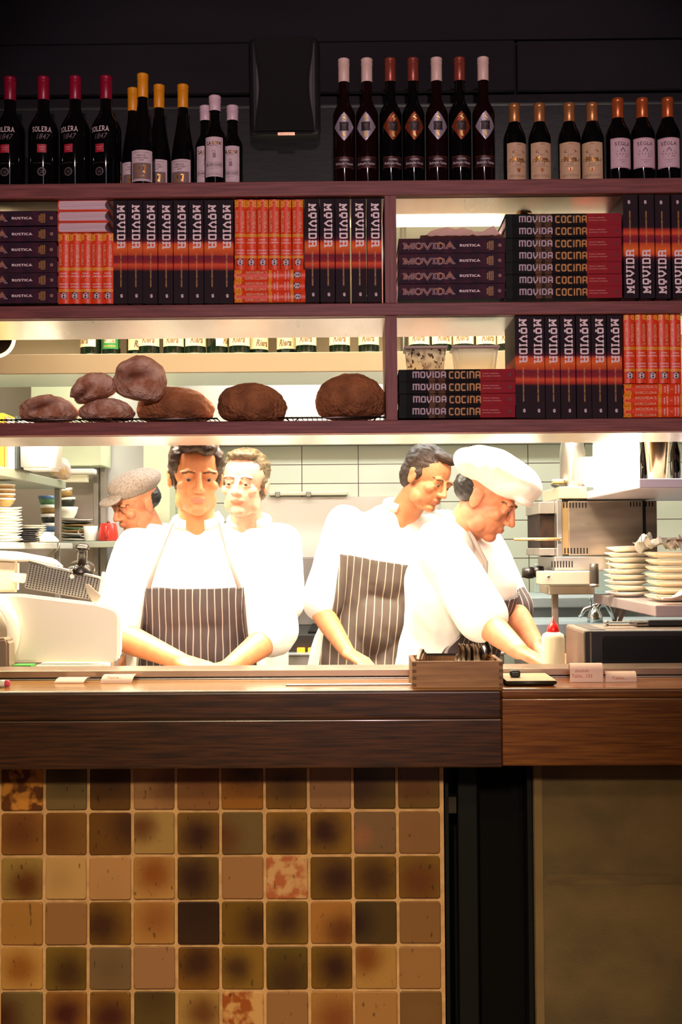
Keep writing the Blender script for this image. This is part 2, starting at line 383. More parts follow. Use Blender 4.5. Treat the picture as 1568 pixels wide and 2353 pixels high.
# painted partition with the stainless splashback in the far corner
xp0, xp1, xp2 = P(236, 1100, 5.5).x, P(337, 1100, 5.5).x, P(392, 1100, 5.45).x
struct('wall_corner', -1.9, xp0, 5.5, 5.6, 0, 2.8, mat('lilac_splashback', (190, 180, 172), .4, .35))
struct('wall_corner_panel', xp0, xp1, 5.52, 5.6, 0, 2.8, mat('pale_steel_panel', (205, 205, 206), .35, .4))
struct('wall_corner_pier', xp1, xp2, 5.42, 5.6, 0, 2.8, green_wall)
# ------------------------------------------------------------------ the bar
wood_dark = mat('dark_bar_wood', (72, 38, 15), .36, c2=(38, 18, 8), ns=7, st=(1.2, 16, 26), det=10, bump=.05, lo=.36, hi=.64, coat=.25)
wood_mid = mat('red_bar_wood', (124, 74, 26), .32, c2=(88, 46, 16), ns=7, st=(1.2, 16, 28), det=10, bump=.05, lo=.36, hi=.66, coat=.3)
wood_top = mat('amber_counter_wood', (150, 100, 48), .24, c2=(118, 72, 30), ns=5, st=(.8, 14, 14), det=8, lo=.3, hi=.7, coat=.3)
shelf_wood = mat('purple_brown_shelf_wood', (138, 80, 74), .5, spec=.3, c2=(104, 57, 54), ns=6, st=(1.2, 22, 26), det=7, bump=.08)
shelf_wood_v = mat('purple_brown_upright_wood', (138, 80, 74), .5, spec=.3, c2=(104, 57, 54), ns=6, st=(26, 22, 1.2), det=7, bump=.08)
YB = 2.56
ZC = P(400, 1590, YB).z
XJ = P(1155, 1680, YB).x
zb, zm = P(784, 1766, YB).z, P(400, 1655, YB).z
t = thing('bar_counter', 'long dark timber bar counter section beneath the wooden box of spoons', 'bar counter', (0, YB, zb))
def bar_piece(par, x0, x1, yf, mt, mf, zm, r=.012):
    m = MB().box(x0, x1, yf+.0225, 2.80, zm, ZC, mt, .002, 2); m.build('counter_top', par, (0, -par.location.y, -par.location.z))  # top wood coloured lighter than the fronts, standing in for kitchen light
    m = MB().box(x0, x1, yf, yf+.022, zm, ZC, mf, r*.45, 4); m.build('edge_board', par, (0, -par.location.y, -par.location.z))  # split from the top so the front keeps the darker, unlit wood colour
    m = MB().box(x0, x1, yf+.003, yf+.09, zb, zm-.0004, mf, .0035, 3); m.build('fascia_board', par, (0, -par.location.y, -par.location.z))
bar_piece(t, -2.6, XJ, YB, mat('lit_brown_counter_wood', (182, 130, 62), .26, c2=(146, 98, 42), ns=5, st=(.8, 14, 14), det=8, lo=.3, hi=.7, coat=.3), wood_dark, zm)
t2 = thing('bar_counter', 'reddish amber timber bar counter section under the paper dockets beyond the joint', 'bar counter', (0, YB, zb))
bar_piece(t2, XJ+.001, 2.9, YB+.016, mat('lit_amber_red_wood', (172, 104, 42), .2, c2=(132, 74, 26), ns=5, st=(.8, 14, 14), det=8, lo=.3, hi=.7, coat=.4), wood_mid, P(1400, 1606, YB).z)
# glazed tiles of the bar front
YT = 2.672
xt0 = P(101.5, 2060, YT).x; pit = (P(1016, 2060, YT).x-xt0)/9; ztr = P(520, 1863, YT).z; pz = (ztr-P(520, 2276, YT).z)/4
TAN, OCH, OLV, DRK, MAU = (150, 105, 66), (152, 108, 54), (108, 84, 34), (56, 34, 18), (120, 88, 60)
BD, BM = (52, 24, 14), (92, 48, 18)
TL = [
 [((190, 122, 48), BM, .3, .5, .9, .5, 1), ((108, 84, 50), (50, 30, 20), .9, .5, 1.15, .7), ((94, 60, 22), BD, .9, .5, 1.0, .8), (TAN, BM, .8, .95, .6, .55), ((128, 82, 44), BM, .7, .6, .9, .6), ((138, 84, 26), BD, .9, .6, .95, .6), ((108, 72, 22), BD, .7, .5, .6, .5), ((132, 92, 58), BM, .1, .5, .5, .5), ((84, 62, 20), BD, .9, .1, .6, .7), ((98, 70, 28), BM, .7, .4, .5, .5)],
 [((132, 84, 34), BM, .9, .45, .55, .55), ((120, 80, 34), BM, .8, .2, .5, .6), ((100, 62, 20), BD, .8, 1.0, .65, .55), ((158, 122, 68), BM, .9, .2, .65, .4), ((116, 80, 30), BD, 1, .5, .45, .5), ((104, 80, 44), BM, .9, 0, .4, .5), ((122, 84, 28), BD, .95, .5, .4, .5), ((122, 84, 28), BD, 1, .35, .55, .5), ((112, 82, 54), (150, 88, 58), .6, .15, .4, .3), ((128, 88, 54), BM, .1, .5, .5, .4)],
 [((148, 116, 58), BM, 1, .6, .35, .5), ((186, 142, 88), BM, .2, .35, .45, .4, 2), ((176, 126, 80), OCH, .3, .5, .2, .5), ((178, 130, 72), (132, 72, 24), 1, .5, .62, .55), ((106, 78, 30), BD, 1, .4, .5, .6), ((150, 104, 66), TAN, .1, .5, .5, .5), ((196, 148, 100), (168, 92, 54), .8, .5, .5, .5, 1), ((102, 70, 20), BD, 1, .65, .5, .5), ((118, 84, 28), BD, .85, .5, .5, .6), ((118, 84, 28), BM, .95, .5, .4, .6)],
 [((160, 110, 52), BM, .1, .5, .5, .5, 2), ((142, 98, 58), BM, .05, .5, .5, .5), ((124, 84, 30), BD, .9, .3, .45, .6), ((172, 122, 62), (130, 70, 30), .8, .55, .6, .55), (DRK, (40, 22, 14), .7, .5, .8, .7), ((106, 74, 20), BD, .9, .85, .45, .5), ((122, 88, 30), BD, .9, .5, .5, .5), ((158, 104, 48), BM, .95, .75, .3, .5), ((74, 54, 24), (44, 24, 16), 1, 0, .5, .5), ((128, 88, 50), BM, .05, .5, .5, .5)],
 [((186, 138, 72), (138, 80, 26), .95, .45, .5, .5), ((112, 84, 28), BD, .85, .55, .4, .5), ((114, 88, 58), (90, 68, 44), .5, .5, .5, .5, 2), ((150, 106, 70), TAN, .1, .5, .5, .5), ((128, 84, 28), BD, .95, .5, .65, .6), ((128, 92, 32), BD, .85, .35, .5, .4), ((94, 72, 22), BD, .8, .5, .25, .6), ((112, 78, 20), BD, 1, .6, .5, .5), ((164, 120, 62), (120, 66, 24), 1, .25, .75, .45), ((148, 104, 60), TAN, .1, .5, .5, .5, 2)],
 [((110, 88, 48), (66, 30, 16), 1, 0, .4, .6), ((138, 90, 34), (66, 22, 18), 1, .5, .5, .5), ((124, 84, 30), (66, 26, 18), 1, .5, .4, .55), ((86, 66, 28), BD, .4, .5, .9, .5, 2), ((160, 122, 64), BM, .9, .6, .5, .45), ((200, 150, 92), (150, 76, 28), .95, .5, .5, .55, 1), ((142, 100, 60), TAN, .1, .5, .5, .5), ((164, 114, 58), (120, 64, 28), .95, .6, .35, .6), ((160, 112, 62), TAN, .1, .5, .5, .5), ((110, 78, 42), TAN, .1, .5, .5, .5)],
]
def glazed():
    k = bpy.data.materials.new('glazed_tile'); k.use_nodes = True; nt = k.node_tree; b = nt.nodes['Principled BSDF']; N = nt.nodes.new; L = nt.links.new
    b.inputs['Roughness'].default_value = .38; b.inputs['Specular IOR Level'].default_value = .35
    def at(nm):
        a = N('ShaderNodeAttribute'); a.attribute_name = nm; return a
    A, B, C, U = at('base'), at('blob'), at('spot'), at('tuv')
    tc = N('ShaderNodeTexCoord'); n1 = N('ShaderNodeTexNoise'); n1.inputs['Scale'].default_value = 30; n1.inputs['Detail'].default_value = 5; L(tc.outputs['Object'], n1.inputs[0])
    n2 = N('ShaderNodeTexNoise'); n2.inputs['Scale'].default_value = 420; n2.inputs['Detail'].default_value = 2; L(tc.outputs['Object'], n2.inputs[0])
    su, sc = N('ShaderNodeSeparateXYZ'), N('ShaderNodeSeparateXYZ'); L(U.outputs['Vector'], su.inputs[0]); L(C.outputs['Vector'], sc.inputs[0])
    def mt(op, a, b_=None, v=None):
        m = N('ShaderNodeMath'); m.operation = op; L(a, m.inputs[0])
        if b_ is not None: L(b_, m.inputs[1])
        if v is not None: m.inputs[1].default_value = v
        return m.outputs[0]
    dx = mt('SUBTRACT', su.outputs[0], sc.outputs[0]); dz = mt('SUBTRACT', su.outputs[1], sc.outputs[1])
    d = mt('SQRT', mt('ADD', mt('MULTIPLY', dx, dx), mt('MULTIPLY', dz, dz)))
    d = mt('DIVIDE', d, sc.outputs[2]); nz = mt('MULTIPLY', mt('SUBTRACT', n1.outputs[0], v=.5), v=.45); d = mt('ADD', d, nz)
    nf = mt('MULTIPLY', mt('SUBTRACT', n2.outputs[0], v=.5), v=.35); d = mt('ADD', d, nf)
    mr = N('ShaderNodeMapRange'); mr.interpolation_type = 'SMOOTHSTEP'; L(d, mr.inputs[0]); mr.inputs[1].default_value = .12; mr.inputs[2].default_value = 1.5; mr.inputs[3].default_value = 1; mr.inputs[4].default_value = 0
    f = mt('MULTIPLY', mr.outputs[0], B.outputs['Alpha'])
    # marbled stain tiles: the noise itself decides
    st = N('ShaderNodeMapRange'); L(n1.outputs[0], st.inputs[0]); st.inputs[1].default_value = .44; st.inputs[2].default_value = .56
    fm = N('ShaderNodeMix'); fm.data_type = 'FLOAT'; L(A.outputs['Alpha'], fm.inputs[0]); L(f, fm.inputs[2]); L(st.outputs[0], fm.inputs[3])
    mx = N('ShaderNodeMix'); mx.data_type = 'RGBA'; L(fm.outputs[0], mx.inputs[0]); L(A.outputs['Color'], mx.inputs[6]); L(B.outputs['Color'], mx.inputs[7])
    # dark specks and scratches
    mp = N('ShaderNodeMapping'); mp.inputs['Scale'].default_value = (1, 1, .35); L(tc.outputs['Object'], mp.inputs[0])
    vo = N('ShaderNodeTexNoise'); vo.inputs['Scale'].default_value = 130; vo.inputs['Detail'].default_value = 1; L(mp.outputs[0], vo.inputs[0])
    sp = N('ShaderNodeMapRange'); L(vo.outputs[0], sp.inputs[0]); sp.inputs[1].default_value = .70; sp.inputs[2].default_value = .76
    m2 = N('ShaderNodeMix'); m2.data_type = 'RGBA'; L(mt('MULTIPLY', sp.outputs[0], v=.6), m2.inputs[0]); L(mx.outputs[2], m2.inputs[6]); m2.inputs[7].default_value = (*lin((40, 26, 14)), 1)
    L(m2.outputs[2], b.inputs['Base Color'])
    bn = N('ShaderNodeBump'); bn.inputs['Strength'].default_value = .12; bn.inputs['Distance'].default_value = .002; L(n1.outputs[0], bn.inputs['Height']); L(bn.outputs[0], b.inputs['Normal'])
    return k
tf = thing('tiled_bar_front', 'square glazed tiles in browns, tans and olives cladding the bar front', 'tiled panel', (0, YT, 0))
mb = MB(); gm = glazed(); attr = {'base': [], 'blob': [], 'spot': [], 'tuv': []}
zt_top = zb+.02
for r in range(-0, 9):
    for c in range(-9, 10):
        spec = TL[r][c] if (r < 6 and 0 <= c < 10) else TL[(r*5+c*3) % 6][(c*7+r*3) % 10]
        xa, xb = xt0+(c-1)*pit, xt0+c*pit; za, zc_ = ztr-r*pz, ztr-(r-1)*pz
        j = [random.uniform(-.0009, .0009) for _ in range(4)]; g = .0034
        xa += g+j[0]; xb -= g+j[1]; za += g+j[2]; zc_ -= g+j[3]
        n0 = len(mb.v); rr = .006; seg = 4; out = []
        for cx, cz, a0 in ((xb-rr, zc_-rr, 0), (xa+rr, zc_-rr, 90), (xa+rr, za+rr, 180), (xb-rr, za+rr, 270)):
            for k in range(seg+1): q = R(a0+90*k/seg); out.append((cx+rr*math.cos(q), cz+rr*math.sin(q)))
        n = len(out); cx, cz = (xa+xb)/2, (za+zc_)/2; tl = random.uniform(-.0008, .0008); tw = random.uniform(-.0008, .0008)
        def yy(x, z): return tl*(x-cx)/pit*2+tw*(z-cz)/pit*2
        vs = [(x, .006, z) for x, z in out]+[(x, yy(x, z)-.0005, z) for x, z in out]+[(cx+(x-cx)*.965, yy(x, z)-.002, cz+(z-cz)*.965) for x, z in out]
        fs = [tuple(2*n+i for i in range(n))[::-1]]+[(a*n+i, a*n+(i+1) % n, (a+1)*n+(i+1) % n, (a+1)*n+i)[::-1] for a in (0, 1) for i in range(n)]
        mb.add(vs, fs, gm)
        for x, y, z in vs:
            attr['tuv'].append(((x-xa)/(xb-xa), (z-za)/(zc_-za), 0))
        k = len(vs); mode = spec[6] if len(spec) > 6 else 0
        attr['base'] += [(*lin(spec[0]), 1.0 if mode == 1 else 0.0)]*k; attr['blob'] += [(*lin(spec[1]), spec[2])]*k; attr['spot'] += [(spec[3], spec[4], spec[5])]*k
ob = mb.build('tiles', tf)
for nm, dt in (('base', 'FLOAT_COLOR'), ('blob', 'FLOAT_COLOR'), ('spot', 'FLOAT_VECTOR'), ('tuv', 'FLOAT_VECTOR')):
    a = ob.data.attributes.new(nm, dt, 'POINT')
    flat = [q for v in attr[nm] for q in v]
    a.data.foreach_set('color' if 'COLOR' in dt else 'vector', flat)
grout = mat('sandy_grout', (206, 160, 108), .85, c2=(180, 136, 90), ns=30, bump=.3, bs=200)
xr = xt0+9*pit+.006
MB().box(xt0-10*pit, xr, .0028, .1, ztr-8.02*pz, zb+.012, grout).build('grout', tf)
# dark steel doorway and the limewashed end panel
xa, xb = xr+.004, P(1224, 2000, 2.70).x
td_ = thing('steel_door_recess', 'black steel framed recess between the tiles and the stained panel', 'door recess', (0, 2.7, 0))
m = MB(); m.box(xa, xa+.008, -.012, .06, 0, zb+.01, dark).box(xa+.03, xa+.075, .0, .06, 0, zb+.01, dark, .003).box(xb-.012, xb, -.01, .08, 0, zb+.01, dark, .002)
m.build('door_frame', td_)
MB().box(xa+.076, xb-.013, .05, .08, 0, zb+.01, mat('near_black_steel', (6, 6, 6), .7, spec=.1)).build('door_panel', td_)
MB().box(xa+.072, xb-.02, -.001, .012, zb-.018, zb+.004, mat('scratched_steel_strip', (120, 110, 104), .5, .6, c2=(60, 50, 46), ns=60)).build('scratched_strip', td_)
MB().box(xa+.008, xa+.026, -.008, .004, ztr-.012, ztr+.024, mat('worn_bracket', (52, 42, 34), .6, .5)).build('hinge', td_)
pan = mat('stained_hessian', (114, 90, 54), .9, c2=(86, 70, 44), ns=5, st=(1, 1, 1.5), bump=.5, bs=260, det=6)
pp = thing('wall_panel', 'brown stained cloth panel with a dark scuff line under the amber counter', 'panel', (0, 2.69, 0))
m = MB(); x0 = xb+.002; zs = P(1400, 2020, 2.69).z
m.box(x0, 2.9, 0, .05, 0, zb+.01, pan, .002); m.build('cloth_face', pp)
MB().box(x0+.002, x0+.02, -.004, .0, 0, zb+.008, mat('tan_edge_strip', (122, 96, 60), .85, c2=(110, 86, 54), ns=8)).build('edge_strip', pp)
sm = MB(); g = rect(x0+.03, 2.6, zs-.012, zs+.012, 60)
vs = []
for i, (u, v) in enumerate(g[0]): vs.append((u, v+.004*noise.noise(Vector((u*9, v*50, 0)))))
sm.flat((vs, g[1]), mat('dark_scuff', (86, 68, 42), .95, c2=(106, 84, 52), ns=22, st=(.5, 1, 2)), lambda u, v: (u, -.0006, v)); sm.build('scuff_line', pp)
struct('wall_bar_core', -2.9, 2.9, 2.79, 2.86, 0, zb+.02, dark)
# steel rail at the back of the counter
YR = 2.801
zr1 = P(500, 1540, YR).z; zr0 = P(500, 1556, YR).z
rt = thing('counter_rail', 'long steel rail with dark perforated strip along the back of the counter', 'rail', (0, YR, ZC))
rl = MB(); bronze = mat('warm_steel_rail', (168, 146, 128), .35, .85, rv=.1)
rl.box(-2.2, 2.4, 0, .115, zr0-ZC, zr1-ZC, bronze, .002); rl.build('rail_bar', rt)
m = MB(); m.box(-2.2, 2.4, .006, .05, .003, zr0-ZC, mat('dark_strip', (38, 30, 26), .5))
for i in range(100): m.sphere((-.9+i*.02, .007, .0068), (.006, .004, .0045), MATS['dark_strip'], 8, 5)
m.build('drip_strip', rt)
MB().box(-2.2, 2.4, -.004, .05, .0, .0035, steel, .001).build('trim_line', rt)
MB().box(P(659, 1578, 2.7).x, P(945, 1576, 2.7).x, 0, .005, 0, .004, steel, .0015).build('bolt_rule', None)
o = bpy.data.objects['bolt_rule']; o.name = 'steel_ruler'; o.location = (0, P(800, 1577, 2.66).y, ZC+.0003); tag(o, 'thin steel rod lying along the counter beside the wooden box', 'rod')
# stainless pass bench behind the counter
tb = thing('pass_bench', 'stainless steel work bench behind the counter rail', 'bench', (0, 2.92, 0))
MB().box(-1.88, 1.98, .0, .46, 1.0, 1.04, steel, .006).build('bench_top', tb)
MB().box(-1.88, 1.98, .02, .44, 0, 1.0, steel_dull).build('bench_cabinet', tb)
# ------------------------------------------------------------------ shelf unit
YS = 3.0; SD = .30
z1, z0 = P(784, 415.5, YS).z, P(784, 449.5, YS).z        # top board
m1, m0 = P(784, 697, YS).z, P(784, 726, YS).z            # middle board
b1, b0 = P(784, 966, YS).z, P(784, 996, YS).z            # bottom board
xd0, xd1 = P(885.5, 700, YS).x, P(912.5, 700, YS).x
su = thing('wall_shelf_unit', 'purple brown timber shelf unit spanning the pass above the counter', 'shelf unit', (0, YS, b0))
def T(mb, name, m=None): return mb.build(name, su, (0, -YS, -b0))
for nm, a, b_ in (('top_board', z0, z1), ('middle_board', m0, m1), ('bottom_board', b0, b1)):
    o = T(MB().box(-2.9, 2.9, YS, YS+.03, a, b_, shelf_wood, .002).box(-2.9, 2.9, YS+.03, YS+SD, a+.002, b_, shelf_wood), nm)
    MB().box(-2.9, 2.9, YS+.028, YS+SD, a-.001, a+.0015, steel_under).build('underside_sheet', o)
T(MB().box(xd0, xd1, YS+.004, YS+SD-.01, b1, m0, shelf_wood_v, .001), 'divider')
T(MB().box(xd0, xd1, YS+.002, YS+SD-.01, m1, z0, shelf_wood_v, .001), 'divider')
for sx in (-2.88, 2.84): T(MB().box(sx, sx+.04, YS+.005, YS+SD, b1, z0, shelf_wood_v), 'side_panel')
# recessed downlight under the top board
dl = thing('downlight', 'small brass rimmed downlight under the shelf above the coloured book stack', 'downlight', P(1205, 476, 3.17)); dl.location.z = z0-.001
m = MB(); m.lathe([(.021, 0), (.021, -.003), (.016, -.004), (.012, -.001)], mat('brass_rim', (150, 110, 50), .3, 1), cap=False); m.build('rim', dl)
MB().lathe([(.0, -.012), (.009, -.011), (.01, -.001)], mat('brown_bulb', (110, 74, 40), .4)).build('bulb', dl)
# ------------------------------------------------------------------ books
paper = mat('page_edges', (226, 206, 208), .8, c2=(196, 172, 180), ns=14, st=(60, 1, .2), lo=.3, hi=.7)
ink_w = mat('white_ink', (240, 222, 220), .5); ink_g = mat('gold_ink', (214, 160, 70), .45); ink_o = mat('faded_orange_ink', (206, 140, 92), .6, c2=(138, 116, 132), ns=45)
ink_foil = mat('dull_gold_foil', (240, 200, 164), .45, c2=(214, 160, 122), ns=120); ink_pink = mat('pink_ink', (240, 110, 96), .5)
ink_am = mat('amber_ink', (232, 168, 58), .5, c2=(196, 128, 44), ns=200); ink_y = mat('yellow_ochre_ink', (238, 150, 30), .45); ink_y2 = mat('light_ochre_ink', (248, 186, 66), .45); ink_k = mat('black_ink', (38, 26, 22), .5)
def book(name, label, t, h, d, cov, deco, bulge=.0, over=.003):
    """upright book: spine on y=0 facing the viewer, t thick, h tall, d deep"""
    bk = thing(name, label, 'book')
    m = MB(); b = .0022
    def sy(x): return -bulge*(1-(2*x/t)**2)
    n = 10 if bulge else 1
    # one shell: spine and two boards
    prof = [(-t/2+t*i/n, sy(-t/2+t*i/n)) for i in range(n+1)]
    inner = [(x*(1-2*b/t), y+b) for x, y in prof]
    poly = [(-t/2, d)]+prof+[(t/2, d), (t/2-b, d)]+inner[::-1]+[(-t/2+b, d)]
    k = len(poly); vs = [(x, y, 0) for x, y in poly]+[(x, y, h) for x, y in poly]
    fs = [(i, (i+1) % k, k+(i+1) % k, k+i) for i in range(k)]
    nb = len(prof)
    # caps as quads between outer and inner profile
    outer = list(range(0, nb+2)); inn = [k-1]+list(range(k-2, nb+1, -1))
    for q in range(len(outer)-1):
        a, b_, c, e = outer[q], outer[q+1], inn[q+1], inn[q]
        fs.append((e, c, b_, a)); fs.append((a+k, b_+k, c+k, e+k))
    m.add(vs, fs, cov)
    def sp(x, z, lift=.00025): return (x, sy(x)-lift, z)
    deco(m, sp, t, h)
    m.build('cover', bk)
    p = MB(); q = .0024
    ps = [(-t/2+q, d-over*1.5)]+[(x*(1-2*q/t), y+q) for x, y in prof]+[(t/2-q, d-over*1.5)]
    if bulge: ps = [(t/2-q, d-over*1.5), ]+[(t/2-q-(t-2*q)*i/8, d-over*1.5-.006*math.sin(PI*i/8)) for i in range(1, 8)]+[(-t/2+q, d-over*1.5)]+[(x*(1-2*q/t), y+q) for x, y in prof]
    vs = [(x, y, over) for x, y in ps]+[(x, y, h-over) for x, y in ps]; n = len(ps)
    p.add(vs, [tuple(range(n))[::-1], tuple(range(n, 2*n))]+[(i, (i+1) % n, n+(i+1) % n, n+i) for i in range(n)], paper)
    p.build('page_block', bk)
    return Kind(bk)
def along(m, geo, mt, sp, h, s, n, lift=.0004):
    """lettering reading down the spine, centre at distance s from the top, n across"""
    m.flat(geo, mt, lambda u, v: sp(n+v, h-s-u, lift))
def across(m, geo, mt, sp, h, s, n, lift=.0004):
    m.flat(geo, mt, lambda u, v: sp(n+u, h-s+v, lift))
PX = 1/900
swirl = join([stroke([(-.5, .1), (-.2, .45), (.25, .45), (.3, .1), (-.25, -.02), (-.3, -.3), (.2, -.35), (.45, -.05)], .22), stroke([(-.1, -.2), (.1, -.48)], .16)])
# tall black book with the sunset band
HB = P(300, 460, 3.012).z-P(300, 697, 3.012).z; TB = .0375
black_cov = ramp_mat('black_sunset_cover', 'Z', HB, [(0, (44, 33, 37)), (.315, (42, 29, 37)), (.345, (196, 66, 50)), (.375, (226, 92, 56)), (.40, (150, 44, 52)), (.455, (124, 40, 56)), (.475, (206, 84, 44)), (.53, (236, 116, 52)), (.575, (232, 96, 48)), (.605, (86, 30, 50)), (.65, (37, 27, 35)), (1, (40, 31, 37))], .6, .18, 30, .1)
def deco_black(m, sp, t, h):
    along(m, stext('MOVIDA', .1150, t*.59, BIG, .2, .4, .07, .16), ink_w, sp, h, .0117+.0575, t*.055)
    along(m, ftext('FRANK CAMORRA & RICHARD CORNISH', .088, .0040, .01), ink_g, sp, h, .182, t*.04)
    across(m, fit(swirl, .0075, .0095), ink_w, sp, h, .2495, t*.08)
BLACK = book('tall_book', 'x', TB, HB, .205, black_cov, deco_black, 0)
BLACK.root['category'] = 'book'
# small orange book with the rounded spine
HO = P(200, 536, 3.012).z-P(200, 698, 3.012).z; TO = .0283
orange_cov = mat('orange_red_cover', (240, 78, 28), .38, c2=(230, 62, 28), ns=20, spec=.3)
def deco_orange(m, sp, t, h):
    for c in (-1, 1):
        g = []
        pts = [(c*.5, .0), (c*.5, .135), (c*.30, .055), (c*.28, .02), (c*.1, .008), (0, .012), (0, 0)]
        m.flat(([(a*t*.99, b) for a, b in pts], [tuple(range(7))]), ink_y, lambda u, v: sp(u, h-.0004-v*h, .0003))
        sw = stroke([(c*.47, .11), (c*.44, .085), (c*.34, .095), (c*.2, .09), (c*.12, .07), (c*.17, .05), (c*.28, .052), (c*.27, .07), (c*.2, .07)], .018)
        m.flat(([(a*t, b*h) for a, b in sw[0]], sw[1]), ink_y2, lambda u, v: sp(u, h-.0006-v, .0006))
        sw = stroke([(c*.05, .02), (c*.25, .03), (c*.38, .05), (c*.4, .075)], .014)
        m.flat(([(a*t, b*h) for a, b in sw[0]], sw[1]), ink_y2, lambda u, v: sp(u, h-.0006-v, .0006))
    for s0, s1 in ((.487, .53), (.795, .832)):
        m.flat(rect(-t/2, t/2, h*(1-s1), h*(1-s0), 10), ink_y, lambda u, v: sp(u, v, .0003))
        for q in (s0+.006, s1-.01): m.flat(rect(-t/2, t/2, h*(1-q)-.0006, h*(1-q), 10), ink_y2, lambda u, v: sp(u, v, .0005))
    along(m, stext("MOVIDA'S", h*.30, t*.33, GL, .2, .34, .06), ink_foil, sp, h, h*.315, t*.25)
    along(m, ftext('GUIDE TO', h*.115, t*.085, .01), ink_pink, sp, h, h*.31, 0)
    along(m, stext('BARCELONA', h*.31, t*.27, GL, .2, .34, .06), ink_foil, sp, h, h*.31, -t*.28)
    for s, tx, w in ((.572, 'FRANK', .6), (.612, 'CAMORRA', .84), (.722, 'RICHARD', .78), (.763, 'CORNISH', .78)):
        across(m, ftext(tx, t*w, h*.021, .02), ink_w, sp, h, h*s, 0)
    across(m, ftext('&', t*.17, h*.034, .01), ink_y, sp, h, h*.667, 0)
    w_ = t*.29; cz = .888
    across(m, rect(-w_, w_, -h*.045, h*.045, 6), ink_k, sp, h, h*cz, 0, .0003)
    across(m, rect(-w_*.9, w_*.9, -h*.03, h*.028, 6), MATS['faded_lilac'], sp, h, h*cz, 0, .0004)
    across(m, rect(-w_*.45, w_*.45, -h*.04, h*.03, 4), ink_k, sp, h, h*cz, 0, .0005)
    arch = stroke([(-.5, -1), (.5, -1), (.5, .4), (.3, .85), (0, 1), (-.3, .85), (-.5, .4), (-.5, -1)], .26)
    across(m, join([fit(arch, w_*1.1, h*.084), fit(stroke([(-1, 0), (1, 0)], .3), w_*.9, h*.012)]), ink_w, sp, h, h*cz, 0, .0007)
mat('faded_lilac', (196, 160, 176), .6)
ORANGE = book('orange_book', 'x', TO, HO, .13, orange_cov, deco_orange, .0035)
# dark purple book lying flat
HR = P(1161, 620, 3.012).x-P(916, 620, 3.012).x; TR = .0383
rust_cov = mat('dark_plum_cover', (70, 34, 48), .6, spec=.12, c2=(36, 28, 44), ns=28, det=8, lo=.4, hi=.62)
def deco_rustica(m, sp, t, h):
    along(m, stext('MOVIDA', h*.50, t*.66, GL, .26, .42, .05), ink_o, sp, h, h*.285, 0)
    along(m, stext('MOVIDA', h*.49, t*.60, GL, .07, .3, .05), mat('dark_plum_ink', (70, 44, 60), .6), sp, h, h*.285, 0, .0006)
    along(m, stext('RUSTICA', h*.2, t*.2, GL, .24, .5, .1, .2), ink_w, sp, h, h*.67, t*.02)
    for i, (tx, w) in enumerate((('FRANK', .42), ('CAMORRA', .62), ('RICHARD', .62), ('CORNISH', .62))):
        across(m, ftext(tx, t*w, .0034, .02), ink_g, sp, h, h*.86+(i-1.5)*.0048 if False else h*.86, 0) if False else m.flat(ftext(tx, t*w, .0032, .02), ink_g, lambda u, v, i=i: sp(u, h-h*.86-(i-1.5)*.0046+v, .0004))
    along(m, fit(swirl, .0095, .0085), ink_o, sp, h, h*.95, 0)
PLUM = book('purple_book', 'x', TR, HR, .2, rust_cov, deco_rustica, 0)
# black and red book with dotted title
HC = P(1430, 600, 3.012).x-P(1163, 600, 3.012).x; TC = .0306
coc_cov = ramp_mat('black_and_red_cover', 'Z', HC, [(0, (150, 36, 48)), (.13, (156, 38, 44)), (.297, (20, 15, 16)), (.56, (25, 18, 16)), (.60, (92, 64, 46)), (.66, (50, 40, 30)), (.69, (104, 74, 52)), (.74, (21, 19, 17)), (.88, (15, 17, 16)), (.94, (28, 34, 32))], .6, .25, 26, .25, const=True)
def deco_cocina(m, sp, t, h):
    for s0, s1, tx, mt in ((.117, .405, 'movida', MATS['pale_lilac_ink']), (.43, .702, 'cocina', ink_am)):
        along(m, stext(tx, h*(s1-s0), t*.62, DOT, .2, .3, .12), mt, sp, h, h*(s0+s1)/2, t*.02)
        for k in (-.22, -.07, .08, .23): along(m, rect(-h*(s1-s0)/2, h*(s1-s0)/2, -.00035, .00035), MATS['dark_gap'], sp, h, h*(s0+s1)/2, t*(.02+k), .0006)
    along(m, ftext('FRANK CAMORRA', h*.14, t*.09, .01), MATS['rose_ink'], sp, h, h*.79, t*.13)
    along(m, ftext('RICHARD CORNISH', h*.155, t*.09, .01), MATS['rose_ink'], sp, h, h*.797, -t*.09)
    along(m, fit(swirl, .008, .0075), ink_k, sp, h, h*.955, 0)
mat('pale_lilac_ink', (206, 186, 196), .5); mat('dark_gap', (48, 38, 36), .6); mat('rose_ink', (216, 150, 140), .5)
COC = book('red_and_black_book', 'x', TC, HC, .2, coc_cov, deco_cocina, 0)

LAY = (0, -PI/2, 0)       # lying: top of the spine turned to the left
def upright(kind, xs, ybot, Y, label, group, tilt=None, flip=False, lean=0):
    """xs: pixel centres along the shelf"""
    n = len(xs)
    for i, x in enumerate(xs):
        yb = ybot[i] if isinstance(ybot, (list, tuple)) else ybot
        p = P(x, yb, Y); p.y += random.uniform(0, .004)
        rot = (0, R(random.uniform(-.08, .08)), R(random.uniform(-.3, .3)))
        if flip: p.z += HB; rot = (0, PI, 0)
        kind.put(p, rot, label(i, n), group)
def lying(kind, x0, ys, Y, t, h, label, group, dx=None, floor=None):
    n = len(ys)
    for i, y in enumerate(ys):       # ys: pixel height of each book's middle, top one first
        p = P(x0, y, Y); p.x += h + (dx[i] if dx else random.uniform(-.001, .001)); p.y += random.uniform(0, .003)
        if floor is not None: p.z = floor+t/2+(n-1-i)*(t+.0004)
        kind.put(p, LAY, label(i, n), group)
YF = 3.012
zmid, zbot = m1, b1
